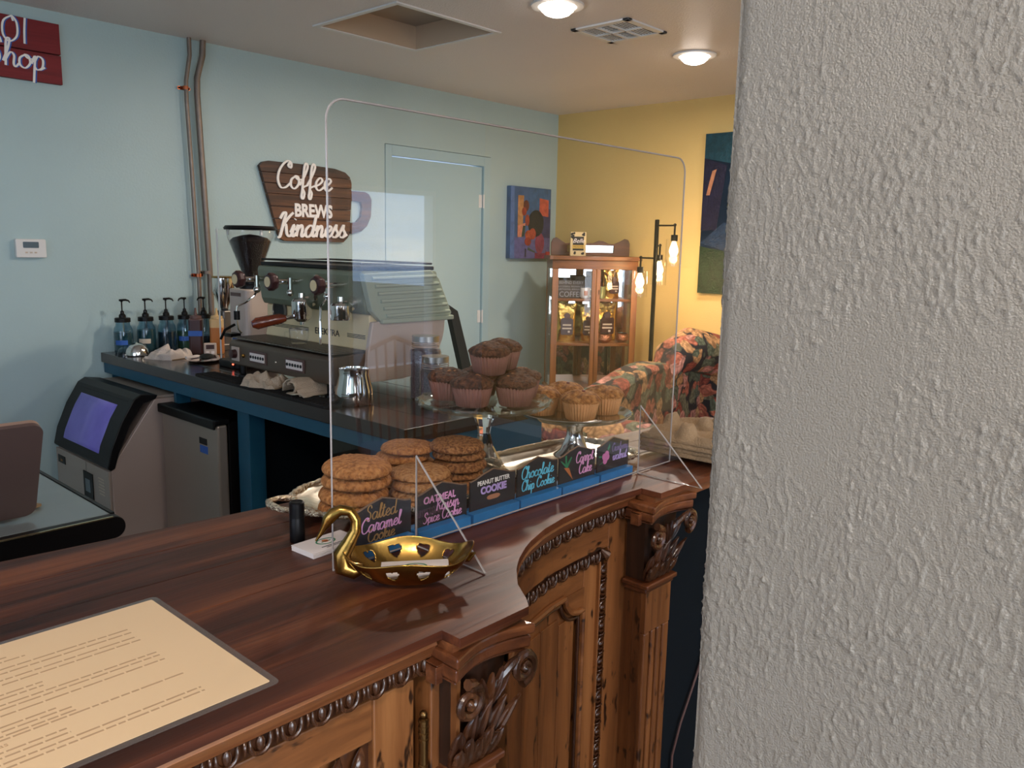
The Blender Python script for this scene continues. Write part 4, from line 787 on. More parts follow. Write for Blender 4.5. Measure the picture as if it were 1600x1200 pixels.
# muffins
def muffin(label,x,y,z,kind,grp,rz=0,tilt=(0,0),s=1.0,extras=3):
    lin,tp=( 'brownpaper','mf1') if kind==1 else ('tanpaper','mf2')
    t=T('muffin',label,'muffin',(x,y,z),rz,grp,rot=(tilt[0],tilt[1],rz)); t.scale=(s,s,s)
    key='L%d'%kind
    if key not in MUF:
        n=144; g=G(); pr=[(0,0),(.0265,0),(.029,.0015),(.034,.022),(.0375,.0385),(.0365,.0385),(.0,.034)]
        g.lathe(pr,n,rf=lambda a,j:1+(.045*math.cos(36*a) if 1<j<6 else 0)); me=g.mesh('paper_liner',M[lin]); me.polygons.foreach_set('use_smooth',[True]*len(me.polygons)); MUF[key]=me
        MUF['T%d'%kind]=[]
        for q in range(3):
            g=G(); g.lathe([(0,.030),(.033,.033),(.039,.038),(.0415,.0425),(.039,.047),(.033,.052),(.025,.056),(.016,.0585),(.007,.0595),(0,.0597)],56)
            vv=[]
            for v in g.v:
                p=Vector(v); k=noise.noise(Vector((p.x*45+q*7,p.y*45,kind*3)))*.004+noise.noise(Vector((p.x*150+q*7,p.y*150,p.z*90)))*.0022; e_=1+.07*noise.noise(Vector((p.x*28+q*5,p.y*28,2)))
                vv.append((p.x*e_,p.y*e_,p.z+(k if p.z>.043 else 0)))
            g.v=vv; me=g.mesh('muffin_top',M[tp]); me.polygons.foreach_set('use_smooth',[True]*len(me.polygons)); MUF['T%d'%kind].append(me)
    O('paper_liner',MUF[key],None,t); O('muffin_top',MUF['T%d'%kind][random.randrange(3)],None,t)
    for k in range(extras):
        a=random.random()*6.28; r_=random.uniform(.005,.026); O('walnut_piece' if kind==1 else 'cranberry',G().ball((r_*math.cos(a),r_*math.sin(a),.0590-r_*r_*9),.0038,7,5,(1.3,.9,.7)),M['nut'] if kind==1 else M['cran'],t)
MUF={}; random.seed(11)
zb=HC+.0055+zp+.0005
gp='brown muffins on the glass stand'
muffin('brown muffin at the front left of the glass stand, walnut bits on top',1.063,1.078,zb,1,gp)
muffin('brown muffin in the front middle of the glass stand',1.130,1.030,zb,1,gp)
muffin('brown muffin at the back left of the glass stand',1.078,1.158,zb,1,gp,s=1.03)
muffin('brown muffin at the right rear of the glass stand',1.196,1.076,zb,1,gp)
muffin('brown muffin hidden at the back centre of the glass stand',1.155,1.150,zb,1,gp)
muffin('upper brown muffin resting on the front pair',1.108,1.078,zb+.057,1,gp,tilt=(.03,-.03))
muffin('upper brown muffin behind the other raised one',1.172,1.108,zb+.057,1,gp)
zb2=HC+.0055+zp2+.0005; gp='cranberry muffins on the steel stand'
muffin('golden cranberry muffin at the front of the steel stand',1.318,1.018,zb2,2,gp)
muffin('darker cranberry muffin at the right of the steel stand',1.405,1.022,zb2,2,gp)
muffin('cranberry muffin at the left rear of the steel stand, behind the glass plate',1.297,1.108,zb2,2,gp,extras=4)
muffin('cranberry muffin at the back of the steel stand',1.378,1.108,zb2,2,gp)
# pulp drink carriers
def carrier(z,label,dx):
    t=T('cup_carrier',label,'cup carrier',(1.575+dx,.872,z),math.radians(3),'stacked pulp cup carriers')
    n=44; vs=[]; a=.105
    def hgt(x,y):
        r=max(abs(x),abs(y))/a; h=.012
        for cx in (-.05,.05):
            for cy in (-.05,.05):
                d=math.hypot(x-cx,y-cy); h+=(-.010 if d<.032 else 0)+.016*math.exp(-((d-.042)/.01)**2)
        for (cx,cy,hh) in ((0,0,.030),(.0,.085,.026),(.0,-.085,.026),(.085,0,.026),(-.085,0,.026)):
            d=math.hypot(x-cx,y-cy); h+=hh*1.35*(1/(1+math.exp((d-.017)/.003)))
        if r>.93: h=.010+.012*(1-(r-.93)/.07)
        return h
    for j in range(n+1):
        for i in range(n+1):
            x=-a+2*a*i/n;y=-a+2*a*j/n; vs.append((x,y,hgt(x,y)))
    fs=[(j*(n+1)+i,j*(n+1)+i+1,(j+1)*(n+1)+i+1,(j+1)*(n+1)+i) for j in range(n) for i in range(n)]
    o=O('moulded_tray',G().add(vs,fs),M['kraft'],t,smooth=True,ang=60); md=o.modifiers.new('s','SOLIDIFY'); md.thickness=.0018; md.offset=-1
    return t
for k,(lb,dx) in enumerate((('bottom pulp cup carrier of the stack beside the shield',0),('second pulp cup carrier from the bottom of the stack',.002),('third pulp cup carrier up in the stack',-.002),('topmost brown pulp cup carrier beside the shield, cup wells showing',.001))): carrier(HC+.003+.0095*k,lb,dx)
# ================= BACK COUNTER =================
CZ=.95
bx0,bx1,by0,by1=1.50,2.14,1.80,YW-.002
t=T('espresso_bar','dark glossy wooden back counter on deep blue painted posts','counter',(0,0,0)); BC=t
for i in range(4):
    a=bx0+(bx1-bx0)*i/4; b=bx0+(bx1-bx0)*(i+1)/4; O('board',G().box(a+.0005,b-.0005,by0,by1,CZ-.045,CZ),M['barwood'],t,bev=.002)
O('apron',G().box(bx0+.012,bx0+.032,by0+.012,by1,CZ-.095,CZ-.046),M['blue'],t,bev=.002)
O('end_panel',G().box(bx0+.012,bx1-.01,by0+.012,by0+.032,.0,CZ-.046),M['blue'],t,bev=.002)
for yy,lab in ((2.735,None),(3.325,None),(3.96,None)): O('post',G().box(bx0+.034,bx0+.10,yy,yy+.085 if yy<3 else yy+.02,0,CZ-.046),M['blue'],t,bev=.002)
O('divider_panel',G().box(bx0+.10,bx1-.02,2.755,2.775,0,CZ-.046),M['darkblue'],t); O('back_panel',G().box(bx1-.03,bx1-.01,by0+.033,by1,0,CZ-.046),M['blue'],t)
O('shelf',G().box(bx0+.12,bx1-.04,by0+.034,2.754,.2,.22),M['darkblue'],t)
# ice maker
t=T('ice_machine','beige undercounter ice machine with sloped black lid and violet window','ice machine',(1.27,3.36,0)); W=.585
side=[(0,.05),(.62,.05),(.62,.838),(.20,.838),(.155,.838),(.0,.56)]
O('side_panel',G().prism([(0,.05),(.20,.05),(.62,.05),(.62,.825),(.19,.825),(.0,.56)],0,.012),M['iceside'],t,bev=.004)
O('cabinet',G().prism([(0,.05),(.62,.05),(.62,.825),(.19,.825),(.0,.56)],.0125,W),M['iceside'],t,bev=.003)
O('top_cover',G().box(.155,.625,-.002,W+.002,.826,.838),M['icegrey'],t,bev=.003)
lp=[(.20,.842),(.13,.852),(.10,.835),(.045,.745),(.0,.64),(-.018,.565),(-.005,.552),(.012,.560),(.03,.62),(.08,.73),(.14,.815),(.19,.826)]
O('lid',G().prism(lp,-.012,W+.006),M['dark'],t,bev=.004)
wp=[(.098,.838),(.044,.748),(-.001,.640),(-.015,.585)]
def lidpt(u,off=0):
    P=[(.104,.838),(.045,.745),(.0,.64),(-.018,.567)]; 
    k=min(2,int(u*3)); f_=u*3-k; a=P[k];b=P[k+1]; nx,nz=-(a[1]-b[1]),(a[0]-b[0]); L=math.hypot(nx,nz); return (a[0]+(b[0]-a[0])*f_+nx/L*off,a[1]+(b[1]-a[1])*f_+nz/L*off)
g=G(); vs=[];fs=[]
for i in range(9):
    q=lidpt(.14+.68*i/8,.0012); vs+=[(q[0],.10,q[1]),(q[0],.49,q[1])]
for i in range(8): fs.append((2*i,2*i+1,2*i+3,2*i+2))
o=O('lit_window',g.add(vs,fs),M['violet'],t,smooth=True); md=o.modifiers.new('s','SOLIDIFY'); md.thickness=.002
O('lid_groove',G().tube([(lidpt(.06,.001)[0],.03,lidpt(.06,.001)[1]),(lidpt(.06,.001)[0],W-.06,lidpt(.06,.001)[1])],.0018,6),M['black'],t)
O('front_panel',G().box(-.012,0,0,W,.10,.548),M['icegrey'],t,bev=.003); O('panel_seam',G().box(-.0125,-.0115,.235,.237,.10,.547),M['dark'],t)
O('control_panel',G().box(-.016,-.0125,.165,.265,.385,.505),M['dark'],t,bev=.001); O('lcd',G().box(-.018,-.0162,.19,.24,.42,.475),M['screen'],t)
o=O('badge',G().box(-.014,-.0125,.475,.56,.485,.52),M['dark'],t); txt('ice',.02,M['p_goldp'],t,(-.0145,.517,.494),(PI/2,0,-PI/2))
g=G()
for k in range(6): g.box(-.0132,-.0124,.05,.11-.004*(k%3),.50-.013*k,.505-.013*k)
O('warning_label',g,M['tape'],t)
for k in range(12): O('vent_slot',G().box(-.014,-.0122,.04+.032*k,.055+.032*k,.135,.24),M['black'],t)
for a in (.04,.54):
    for b in (.05,.57): O('foot',G().lathe([(.02,0),(.015,.05)],12,(b,a,0)),M['dark'],t)
# mini fridge
t=T('mini_fridge','small stainless undercounter fridge with black top and blue tape label','fridge',(1.47,2.855,0))
O('body',G().box(.045,.52,.0,.47,.02,.80),M['dark'],t,bev=.004); O('door',G().box(0,.042,.0,.47,.04,.79),M['steelflat'],t,bev=.008)
O('top_handle',G().box(-.012,.05,-.004,.474,.792,.812).box(-.016,-.008,-.002,.472,.776,.812),M['dark'],t,bev=.004)
O('badge',G().box(-.0015,0,.085,.145,.70,.725),M['dark'],t); O('tape_label',G().box(-.0012,0,.080,.142,.665,.695),M['bluetape'],t)
# rubber mats and towels
t=T('bar_mat','black rubber bar mat along the front of the espresso machine','mat',(1.535,2.62,CZ)); O('mat',G().prism(rrect(-.03,.06,-.42,.48,.02),0,.008,'z'),M['rubber'],t)
g=G()
for k in range(44): g.box(-.025,.055,-.40+.02*k,-.395+.02*k,.008,.011)
O('rib_pattern',g,M['rubber'],t)['kind']='stuff'
def towel(label,loc,rz,w,l,h,mn,seed,grp='bar towels'):
    n=46; vs=[]
    for j in range(n+1):
        for i in range(n+1):
            u=i/n*2-1; v=j/n*2-1; x=u*w/2*(1-.12*v*v); y=v*l/2*(1-.10*u*u); e_=max(0,1-max(abs(u),abs(v))**6)
            f1=noise.noise(Vector((u*1.5+seed,v*1.2,seed))); f2=noise.noise(Vector((u*3.2+seed*2,v*2.0+f1*2,3)))
            z=h*e_*(.50+.55*f1+.42*abs(f2)+.18*math.sin(v*7+f1*6)*(1-abs(u)*.5)); z=max(z,.003*e_)
            vs.append((x+.012*f2,y+.012*f1,z))
    vs2=vs+[(v[0]*.98,v[1]*.98,0) for v in vs]; K=n+1
    fs=[(j*K+i,j*K+i+1,(j+1)*K+i+1,(j+1)*K+i) for j in range(n) for i in range(n)]
    bd=[i for i in range(K)]+[j*K+n for j in range(1,K)]+[n*K+i for i in range(n-1,-1,-1)]+[j*K for j in range(n-1,0,-1)]; off=K*K
    fs+=[(bd[k],bd[(k+1)%len(bd)],bd[(k+1)%len(bd)]+off,bd[k]+off) for k in range(len(bd))]; fs.append(tuple(b+off for b in bd))
    t=T('bar_towel',label,'towel',loc,rz,grp); O('cloth',G().add(vs2,fs),M[mn],t,smooth=True,ang=80)
    O('hem',G().tube([Vector(vs[i])+Vector((0,0,.0015)) for i in range(2,K-2,2)],.0022,6),M['kraft'],t,smooth=True); return t
towel('crumpled white bar towel beside the pump bottles',(1.665,3.655,CZ),.4,.17,.17,.062,'towelw',1.3)
towel('folded cream bar towel, left of the two on the mat',(1.565,2.66,CZ+.0115),.3,.12,.17,.055,'towel',4.7)
# rolled towel on saucer
t=T('saucer','small white saucer under the rolled towel','saucer',(1.595,2.43,CZ)); O('dish',G().lathe([(0,.001),(.03,.001),(.055,.008),(.075,.012),(.076,.014),(.054,.011),(0,.004)],32),M['chrome'],t,smooth=True)
t=T('bar_towel','rolled cream bar towel lying on the saucer','towel',(1.595,2.43,CZ+.014),.15,'bar towels')
sp=[(r_*math.cos(a)*1.35,r_*math.sin(a)+.033) for a,r_ in [(q*.35,.008+.0016*q) for q in range(16)]]
def sheet(pts,w0,w1,th,n=14):
    g=G(); vs=[];fs=[]; k=len(pts)
    for j in range(n+1):
        y=w0+(w1-w0)*j/n
        for (a,b) in pts: f_=noise.noise(Vector((a*30,y*22,2)))*.006; vs.append((a+f_,y,max(.0005,b+f_*.6)))
    for j in range(n):
        for i in range(k-1): fs.append((j*k+i,j*k+i+1,(j+1)*k+i+1,(j+1)*k+i))
    return g.add(vs,fs)
o=O('cloth',sheet(sp+[(-.055,.012),(-.07,.004)],-.085,.085,.004),M['towel'],t,smooth=True,ang=80,rot=(0,0,PI/2)); md=o.modifiers.new('s','SOLIDIFY'); md.thickness=.005
o=O('folded_corner',sheet([(-.06,.004),(-.03,.03),(0,.052),(.03,.05),(.055,.03),(.06,.006)],-.09,.07,.004),M['towel'],t,smooth=True,ang=80,rot=(0,0,PI/2-.2)); md=o.modifiers.new('s','SOLIDIFY'); md.thickness=.004
# pump bottles
def pump_bottle(label,x,y,rz,liq,lev,tape,s=1.0):
    t=T('pump_bottle',label,'bottle',(x,y,CZ),rz,'syrup pump jars'); t.scale=(.88*s,.88*s,1)
    jar=[(.0,.0),(.043,.0),(.047,.004),(.048,.03),(.048,.10),(.045,.118),(.036,.132),(.034,.148)]
    O('jar',G().lathe([(.034,.148),(.036,.132),(.045,.118),(.048,.10),(.048,.03),(.047,.004),(.043,0),(0,0)],28),M['jarblue'],t,smooth=True,ang=60)
    O('syrup',G().lathe([(0,.004),(.042,.004),(.0455,.008),(.0455,lev),(0,lev)],28),M[liq],t,smooth=True)
    O('lid',G().lathe([(0,.146),(.039,.146),(.039,.164),(.036,.166),(0,.166)],28),M['dark'],t,smooth=True)
    O('pump',G().lathe([(.018,.166),(.017,.178),(.010,.186),(.009,.196),(.0035,.200),(.0035,.238),(.006,.240),(.008,.252),(0,.253)],18),M['dark'],t,smooth=True)
    O('spout',G().tube([(.012,0,.247),(-.02,0,.249),(-.034,0,.245),(-.040,0,.236)],[.005,.005,.004,.003],8),M['dark'],t,smooth=True)
    O('dip_tube',G().lathe([(.008,.08),(.008,.145)],10),M['chrome'],t)
    if tape: O('tape_label',G().add([(-.0492*math.sin(a),-.0492*math.cos(a),zq) for zq in (.042,.064) for a in np.linspace(-.75,.55,8)],[(i,i+1,i+9,i+8) for i in range(7)]),M[tape],t,rot=(0,0,-rz-.72))
pump_bottle('pump jar of pale green syrup with blue tape, far left',1.575,3.925,2.6,'liqgreen',.10,'bluetape')
pump_bottle('pump jar of pale green syrup with white tape label',1.682,3.925,2.9,'liqgreen',.105,'tape')
pump_bottle('pump jar of nearly black syrup, third from the left',1.782,3.925,2.9,'liqdark',.09,None)
pump_bottle('pump jar of olive syrup with blue tape, behind the squeeze bottles',1.872,3.92,.2,'liqolive',.09,'bluetape',.95)
pump_bottle('pump jar standing between the two squeeze bottles',1.969,3.918,.2,'liqdark',.06,None)
# squeeze bottles
def squeeze(label,x,y,col,cap,tape,liq=.13):
    t=T('squeeze_bottle',label,'bottle',(x,y,CZ),-.6,'squeeze sauce bottles'); 
    O('bottle',G().prism(rrect(-.03,.03,-.03,.03,.012),0,.165,'z'),M[cap],t,bev=.004); O('sauce',G().prism(rrect(-.0303,.0303,-.0303,.0303,.012),.003,liq,'z'),M[col],t)
    O('cap',G().lathe([(.028,.166),(.027,.178),(.008,.182),(.004,.215),(0,.216)],20),M[cap],t,smooth=True)
    if tape: O('tape_label',G().box(-.031,.031,-.0312,-.0305,.085,.11),M['bluetape'],t)
M['brownsauce']=mat('chocolate_sauce',srgb(60,34,34),.3); M['caramel']=mat('caramel_sauce',srgb(176,106,44),.3); M['creamcap']=mat('cream_plastic',srgb(206,172,120),.4); M['browncap']=mat('brown_plastic',srgb(92,66,62),.4)
squeeze('tall squeeze bottle of dark chocolate sauce with blue tape',1.827,3.716,'brownsauce','browncap',True,.16)
squeeze('tall squeeze bottle of golden caramel sauce with cream cap',1.900,3.655,'caramel','creamcap',False,.125)
# small counter items
t=T('steel_scoop','shiny domed steel scoop resting with a clear plastic cup','scoop',(1.590,3.815,CZ),.5)
O('bowl',G().lathe([(.052,0),(.052,.012),(.047,.03),(.035,.047),(.018,.057),(0,.06)],28),M['chrome'],t,smooth=True); O('clear_cup',G().lathe([(.036,.0),(.034,.02),(.026,.036),(.01,.045)],24,(-.055,.02,.0)),M['glass'],t,smooth=True); O('rim',G().lathe([(.05,0),(.06,.0),(.06,.004),(.05,.004)],28),M['dark'],t)
t=T('oval_tray','small oval steel tray holding pens and a black cloth','tray',(1.745,3.47,CZ),.9)
O('dish',G().lathe([(0,.002),(.085,.002),(.10,.010),(.103,.010),(.088,0),(0,0)],36),M['chrome'],t,smooth=True,scale=(1.15,.75,1)); 
t=T('black_cloth','small black cloth bundle lying on the oval tray','cloth',(1.745,3.46,CZ+.004),.9); O('cloth',G().ball((0,0,.014),.03,14,8,(1.6,1,.45)),M['black'],t)
t=T('digital_timer','small pinkish white digital timer with dark red display','timer',(1.835,3.60,CZ),-.5); O('body',G().box(-.028,.028,-.008,.008,0,.06),M['beige'],t,bev=.004); O('display',G().box(-.018,.018,-.0095,-.008,.032,.052),M['brownsauce'],t); O('buttons',G().box(-.018,-.004,-.0095,-.008,.01,.022).box(.004,.018,-.0095,-.008,.01,.022),M['paper'],t)
t=T('marker_pen','white marker pen lying on the oval tray rim','pen',(1.715,3.53,CZ+.013),.3); O('barrel',G().lathe([(.006,-.04),(.0065,.02),(.005,.03),(.002,.04)],10,M=Matrix.Rotation(PI/2,4,'Y')),M['paper'],t,smooth=True)
# grinder with hopper
t=T('coffee_grinder','beige coffee grinder topped by a clear cone hopper full of beans','grinder',(1.84,3.22,CZ))
O('body',G().prism(rrect(-.075,.085,-.075,.075,.03),.03,.33,'z'),M['beige'],t,bev=.006); O('base',G().prism(rrect(-.13,.10,-.085,.085,.03),0,.03,'z'),M['dark'],t,bev=.004)
O('collar',G().lathe([(.05,.33),(.05,.345),(.032,.35),(.032,.37),(.04,.375),(0,.375)],24),M['dark'],t,smooth=True)
O('hopper',G().lathe([(.034,.372),(.036,.385),(.094,.545),(.097,.575),(.095,.575),(.092,.545),(.034,.386),(.032,.374)],36),M['glass'],t,smooth=True)
O('beans',G().lathe([(0,.376),(.031,.378),(.086,.53),(.07,.545),(.03,.556),(0,.56)],36),M['beans'],t,smooth=True)
O('hopper_lid',G().lathe([(0,.577),(.105,.577),(.108,.585),(.10,.594),(0,.597)],36),M['dark'],t,smooth=True)
for a in (.5,2.6,4.7): O('lid_clip',G().cb((.09*math.cos(a),.09*math.sin(a),.567),(.008,.008,.022)),M['white'],t)
O('splash_panel',G().box(-.10,.11,.095,.098,.02,.58),M['glass'],t); O('splash_edge',G().box(-.102,-.099,.092,.101,.02,.58),M['white'],t)
O('doser_fork',G().tube([(-.085,0,.18),(-.13,0,.16),(-.14,.02,.12)],.006,8),M['blackmetal'],t); O('portafilter_rest',G().box(-.12,-.075,-.03,.03,.13,.145),M['blackmetal'],t)
O('label',G().box(-.078,-.0755,-.035,.035,.09,.135),M['bluetape'],t); O('name_plate',G().box(-.078,-.0755,-.04,.04,.30,.315),M['browncap'],t)
O('status_lamp',G().ball((-.132,-.06,.02),.004,8,5),mat('red_indicator',srgb(255,60,40),.4,emit=(1,.1,.05,1),es=4),t)
# doser funnel grinder
t=T('doser_funnel','chrome and brass dosing funnel with clear cone on a grey base','grinder',(2.02,3.80,CZ))
O('funnel',G().lathe([(.052,.355),(.055,.352),(.055,.285),(.018,.20),(.016,.20),(.052,.286)],32),M['chrome'],t,smooth=True); O('cone',G().lathe([(.0165,.199),(.054,.283)],32),M['greenglass'],t)
O('rim',G().lathe([(.056,.350),(.059,.353),(.056,.358),(.052,.356)],32),M['brass'],t,smooth=True)
O('body',G().prism(rrect(-.03,.055,-.04,.04,.012),.0,.19,'z'),M['greysteel'],t,bev=.004); O('base',G().prism(rrect(-.09,.07,-.06,.06,.02),0,.03,'z'),M['greysteel'],t,bev=.004); O('neck',G().lathe([(.017,.19),(.017,.201)],18),M['dark'],t)
# ================= ESPRESSO MACHINE =================
my0,my1=2.30,2.985; mb=CZ+.045
t=T('espresso_machine','two group espresso machine with cream front and sage green ribbed end panel','espresso machine',(1.60,2.30,CZ)); L_=my1-my0
O('base_front',G().prism([(0,.055),(.0,.135),(.012,.148),(.16,.155),(.16,.05),(.02,.05)],0,L_+.0,'y'),M['machbase'],t,bev=.004)
O('drip_tray',G().box(.01,.158,.01,L_-.01,.1555,.159),M['greysteel'],t)
g=G()
for k in range(32): g.box(.02,.15,.02+.0205*k,.028+.0205*k,.159,.1615)
O('drip_grille',g,M['greysteel'],t)['kind']='stuff'
O('chassis',G().box(.16,.50,.02,L_-.02,.045,.20),M['machbase'],t,bev=.004)
for a in (.03,.46):
    for b in (.05,L_-.05): O('foot',G().lathe([(.022,0),(.02,.012),(.012,.016),(.012,.05)],14,(a,b,0)),M['dark'],t)
for k,yy in enumerate((.47,.22)):
    kp=O('keypad',G().box(-.004,0,yy-.062,yy+.062,.075,.122),M['browncap'],t,bev=.002); O('keypad_plate',G().box(-.0055,-.004,yy-.052,yy+.052,.083,.114),M['paper'],kp,bev=.001)
    for j in range(6): O('button',G().lathe([(.0062,0),(.0055,.002),(0,.0025)],12,M=Matrix.Translation((-.0055,yy-.043+.0172*j,.0985))@Matrix.Rotation(-PI/2,4,'Y')),M['ink'],kp)
O('indicator',G().ball((-.002,.345,.095),.005,8,6),M['chrome'],t); O('brass_plug',G().ball((-.002,.575,.095),.008,10,6),M['brass'],t)
O('switch_plate',G().box(-.005,0,.605,.66,.07,.125),M['beige'],t,bev=.002); O('switch_knob',G().lathe([(.018,0),(.016,.018),(0,.02)],16,M=Matrix.Translation((-.005,.632,.098))@Matrix.Rotation(-PI/2,4,'Y')),M['brownsauce'],t,smooth=True)
# body front: cream lower, sage upper
O('front_lower',G().prism([(.15,.16),(.158,.20),(.16,.285),(.175,.285),(.48,.285),(.48,.16)],.0,L_-.02),M['cream'],t,bev=.004)
O('front_upper',G().prism([(.15,.287),(.14,.31),(.125,.42),(.13,.437),(.46,.437),(.48,.287)],.0,L_-.01),M['sage'],t,bev=.006)
O('top_tray',G().box(.135,.47,.01,L_-.02,.438,.452),M['dark'],t,bev=.003); O('top_rail',G().tube([(.14,.015,.462),(.14,L_-.025,.462),(.46,L_-.025,.462),(.46,.015,.462)],.004,8,closed=True),M['dark'],t)
for zq in (.20,.2055,.211): O('stripe',G().box(.1565,.158,.37,L_-.03,zq-.0012,zq+.0012),M['ink'],t)
for zq in (.20,.2055,.211): O('stripe',G().box(.1565,.158,.02,.125,zq-.0012,zq+.0012),M['ink'],t)
txt('ELEKTRA',.034,M['ink'],t,(.1568,.25,.194),(PI/2,0,-PI/2),sx=1.15,name='brand_lettering')
O('slots',G().box(.1285,.131,.5,.525,.40,.404).box(.1285,.131,.2,.225,.40,.404),M['dark'],t)
gm=Matrix.Translation((.158,.565,.262))@Matrix.Rotation(-PI/2,4,'Y')
O('pressure_gauge',G().lathe([(.05,0),(.05,.006),(.042,.010),(.040,.006),(0,.006)],32,M=gm),M['greysteel'],t,smooth=True); O('gauge_face',G().lathe([(.039,.0062),(.0,.0068)],24,M=gm),M['dark'],t)
# right flank ribbed panel (faces the camera) and lower curved cream side
fl=[(.12,.287),(.165,.25),(.2,.25),(.475,.26),(.515,.27),(.52,.295),(.505,.33),(.455,.42),(.42,.44),(.115,.44)]
O('end_cap',G().prism([(.115,.43),(.42,.44),(.46,.41),(.515,.30),(.515,.27),(.19,.262),(.15,.30)],-.03,-.001),M['ribs'],t,bev=.004)
for k in range(6):
    u=k/5; zq=.415-.026*k; O('rib',G().tube([(.150+.022*k*.55,-.032,zq-.003),(.440+.014*k,-.032,zq+.003)],[.0065,.0065],8),M['ribs'],t,smooth=True)
O('flank_lip',G().box(.19,.53,-.038,-.002,.255,.272),M['ribs'],t,bev=.004)
for k in range(7):
    zq=.425-.024*k; O('back_fin',G().tube([(.445+.0125*k,-.02,zq),(.445+.0125*k,L_-.04,zq)],.011,8),M['ribs'],t,smooth=True)
sd=[(.13,.05),(.30,.05)]+[(.30+.2*math.sin(a),.25-.2*math.cos(a)) for a in np.linspace(.3,PI/2,8)]+[(.50,.262),(.16,.262),(.14,.16)]
O('end_panel',G().prism(sd,-.02,-.0005),M['beige'],t,bev=.004)
# steam / water valves and groups
def valve(y,side):
    O('valve_stem',G().tube([(.13,y,.385),(.03,y,.385)],.010,12),M['chrome'],t,smooth=True); k=Matrix.Translation((.045,y,.385))@Matrix.Rotation(-PI/2,4,'Y')
    kn=O('valve_knob',G().lathe([(.012,0),(.03,.004),(.034,.014),(.034,.03),(.028,.036),(0,.036)],8,M=k),M['brownsauce'],t,bev=.003); O('knob_disc',G().lathe([(.019,.0362),(.019,.038),(0,.038)],20,M=k),M['cream'],kn)
    O('swivel',G().ball((.085,y+.03*side,.345),.014,12,8).lathe([(.009,0),(.009,.05)],10,(.085,y+.03*side,.35)),M['chrome'],t,smooth=True)
for yy,sd_ in ((.64,-1),(.405,-1),(.11,1)): valve(yy,sd_)
O('steam_wand',G().tube([(.085,.61,.34),(.07,.61,.32),(.045,.63,.295),(.02,.65,.28),(.015,.65,.24),(.02,.645,.19),(.03,.64,.175)],.0042,8),M['chrome'],t,smooth=True); O('wand_grip',G().tube([(.018,.65,.262),(.018,.65,.228)],.012,8),M['dark'],t)
O('steam_wand',G().tube([(.085,.14,.34),(.05,.13,.31),(.04,.12,.26),(.04,.12,.18)],.0042,8),M['chrome'],t,smooth=True)
def grouphead(y,pf):
    O('group_head',G().lathe([(.036,.0),(.038,.006),(.038,.05),(.032,.058),(.012,.064),(.012,.08),(0,.08)],28,(.085,y,.268)).tube([(.09,y,.31),(.17,y,.335)],.024,14),M['chrome'],t,smooth=True)
    if pf:
        p=O('portafilter',G().lathe([(.0,-.024),(.018,-.024),(.033,-.012),(.035,0)],24,(.085,y,.268)).tube([(.055,y+.012,.262),(.03,y+.02,.258)],.007,8).tube([(.085,y,.245),(.085,y,.232)],.01,8),M['chrome'],t,smooth=True)
        O('wooden_handle',G().tube([(.03,y+.020,.258),(.01,y+.03,.256),(-.03,y+.045,.248),(-.065,y+.06,.240),(-.08,y+.066,.237)],[.012,.019,.020,.022,.012],14),M['woodh'],p,smooth=True)
grouphead(.30,True); grouphead(.06,False)
O('lever',G().tube([(.10,.235,.33),(.08,.20,.38),(.07,.18,.415)],.008,10),M['chrome'],t,smooth=True); O('pressure_switch',G().cb((.154,.44,.27),(.012,.018,.05)).cb((.15,.44,.295),(.016,.03,.012)),M['dark'],t)
t=T('glass_cup','small clear glass espresso cup with handle on the drip tray','cup',(1.67,2.60,CZ+.1615))
O('cup',G().lathe([(0,.002),(.026,.002),(.034,.02),(.036,.055),(.034,.055),(.032,.02),(.024,.004),(0,.004)],24),M['glass'],t,smooth=True); O('handle',G().tube([(-.02,.028,.045),(-.028,.05,.042),(-.026,.055,.025),(-.018,.03,.015)],.003,8),M['glass'],t,smooth=True); O('cup_rim',G().tube([(.035*math.cos(a),.035*math.sin(a),.055) for a in np.linspace(0,2*PI,24,endpoint=False)],.0011,5,closed=True),M['acedge'],t)
O('tag',G().box(.148,.1495,.0,.03,.05,.06),M['red'],bpy.data.objects['espresso_machine'])
# pitcher, basket, jars
t=T('milk_pitcher','large shiny steel milk pitcher in front of the espresso machine','pitcher',(1.63,2.215,CZ)); O('body',G().lathe([(0,0),(.06,0),(.066,.005),(.062,.05),(.05,.10),(.052,.12),(.05,.12),(.047,.1),(.058,.05),(.058,.006),(0,.004)],36),M['chrome'],t,smooth=True,ang=60); O('handle',G().tube([(-.02,-.048,.108),(-.03,-.08,.10),(-.03,-.085,.05),(-.02,-.06,.025)],.0045,8),M['chrome'],t,smooth=True)
M['specks']=mat('speckled_grounds',srgb(96,90,100),.8,var=.7,vs=260,bump=.6,bs=260)
def jarx(label,x,y,r,h,fill):
    t=T('glass_jar',label,'jar',(x,y,CZ)); O('glass',G().lathe([(r*.82,h),(r*.86,h*.9),(r,h*.82),(r,.01),(r*.9,0),(0,0)],32),M['glass'],t,smooth=True); O('lid',G().lathe([(0,h+.001),(r*.86,h+.001),(r*.86,h+.02),(0,h+.022)],32),M['steel'],t,smooth=True); O('contents',G().lathe([(0,.004),(r*.93,.005),(r*.95,fill),(0,fill+.003)],32),M['specks'],t,smooth=True)
    for k in range(3): O('thread',G().tube([(r*.87*math.cos(a),r*.87*math.sin(a),h-.004-.007*k) for a in np.linspace(0,2*PI,28,endpoint=False)],.0014,5,closed=True),M['acedge'],t)
jarx('screw-lid glass jar of speckled grounds left of the muffins',1.80,2.00,.052,.15,.12)
jarx('taller glass jar of speckled grounds behind the other jar',1.88,2.14,.055,.20,.17)
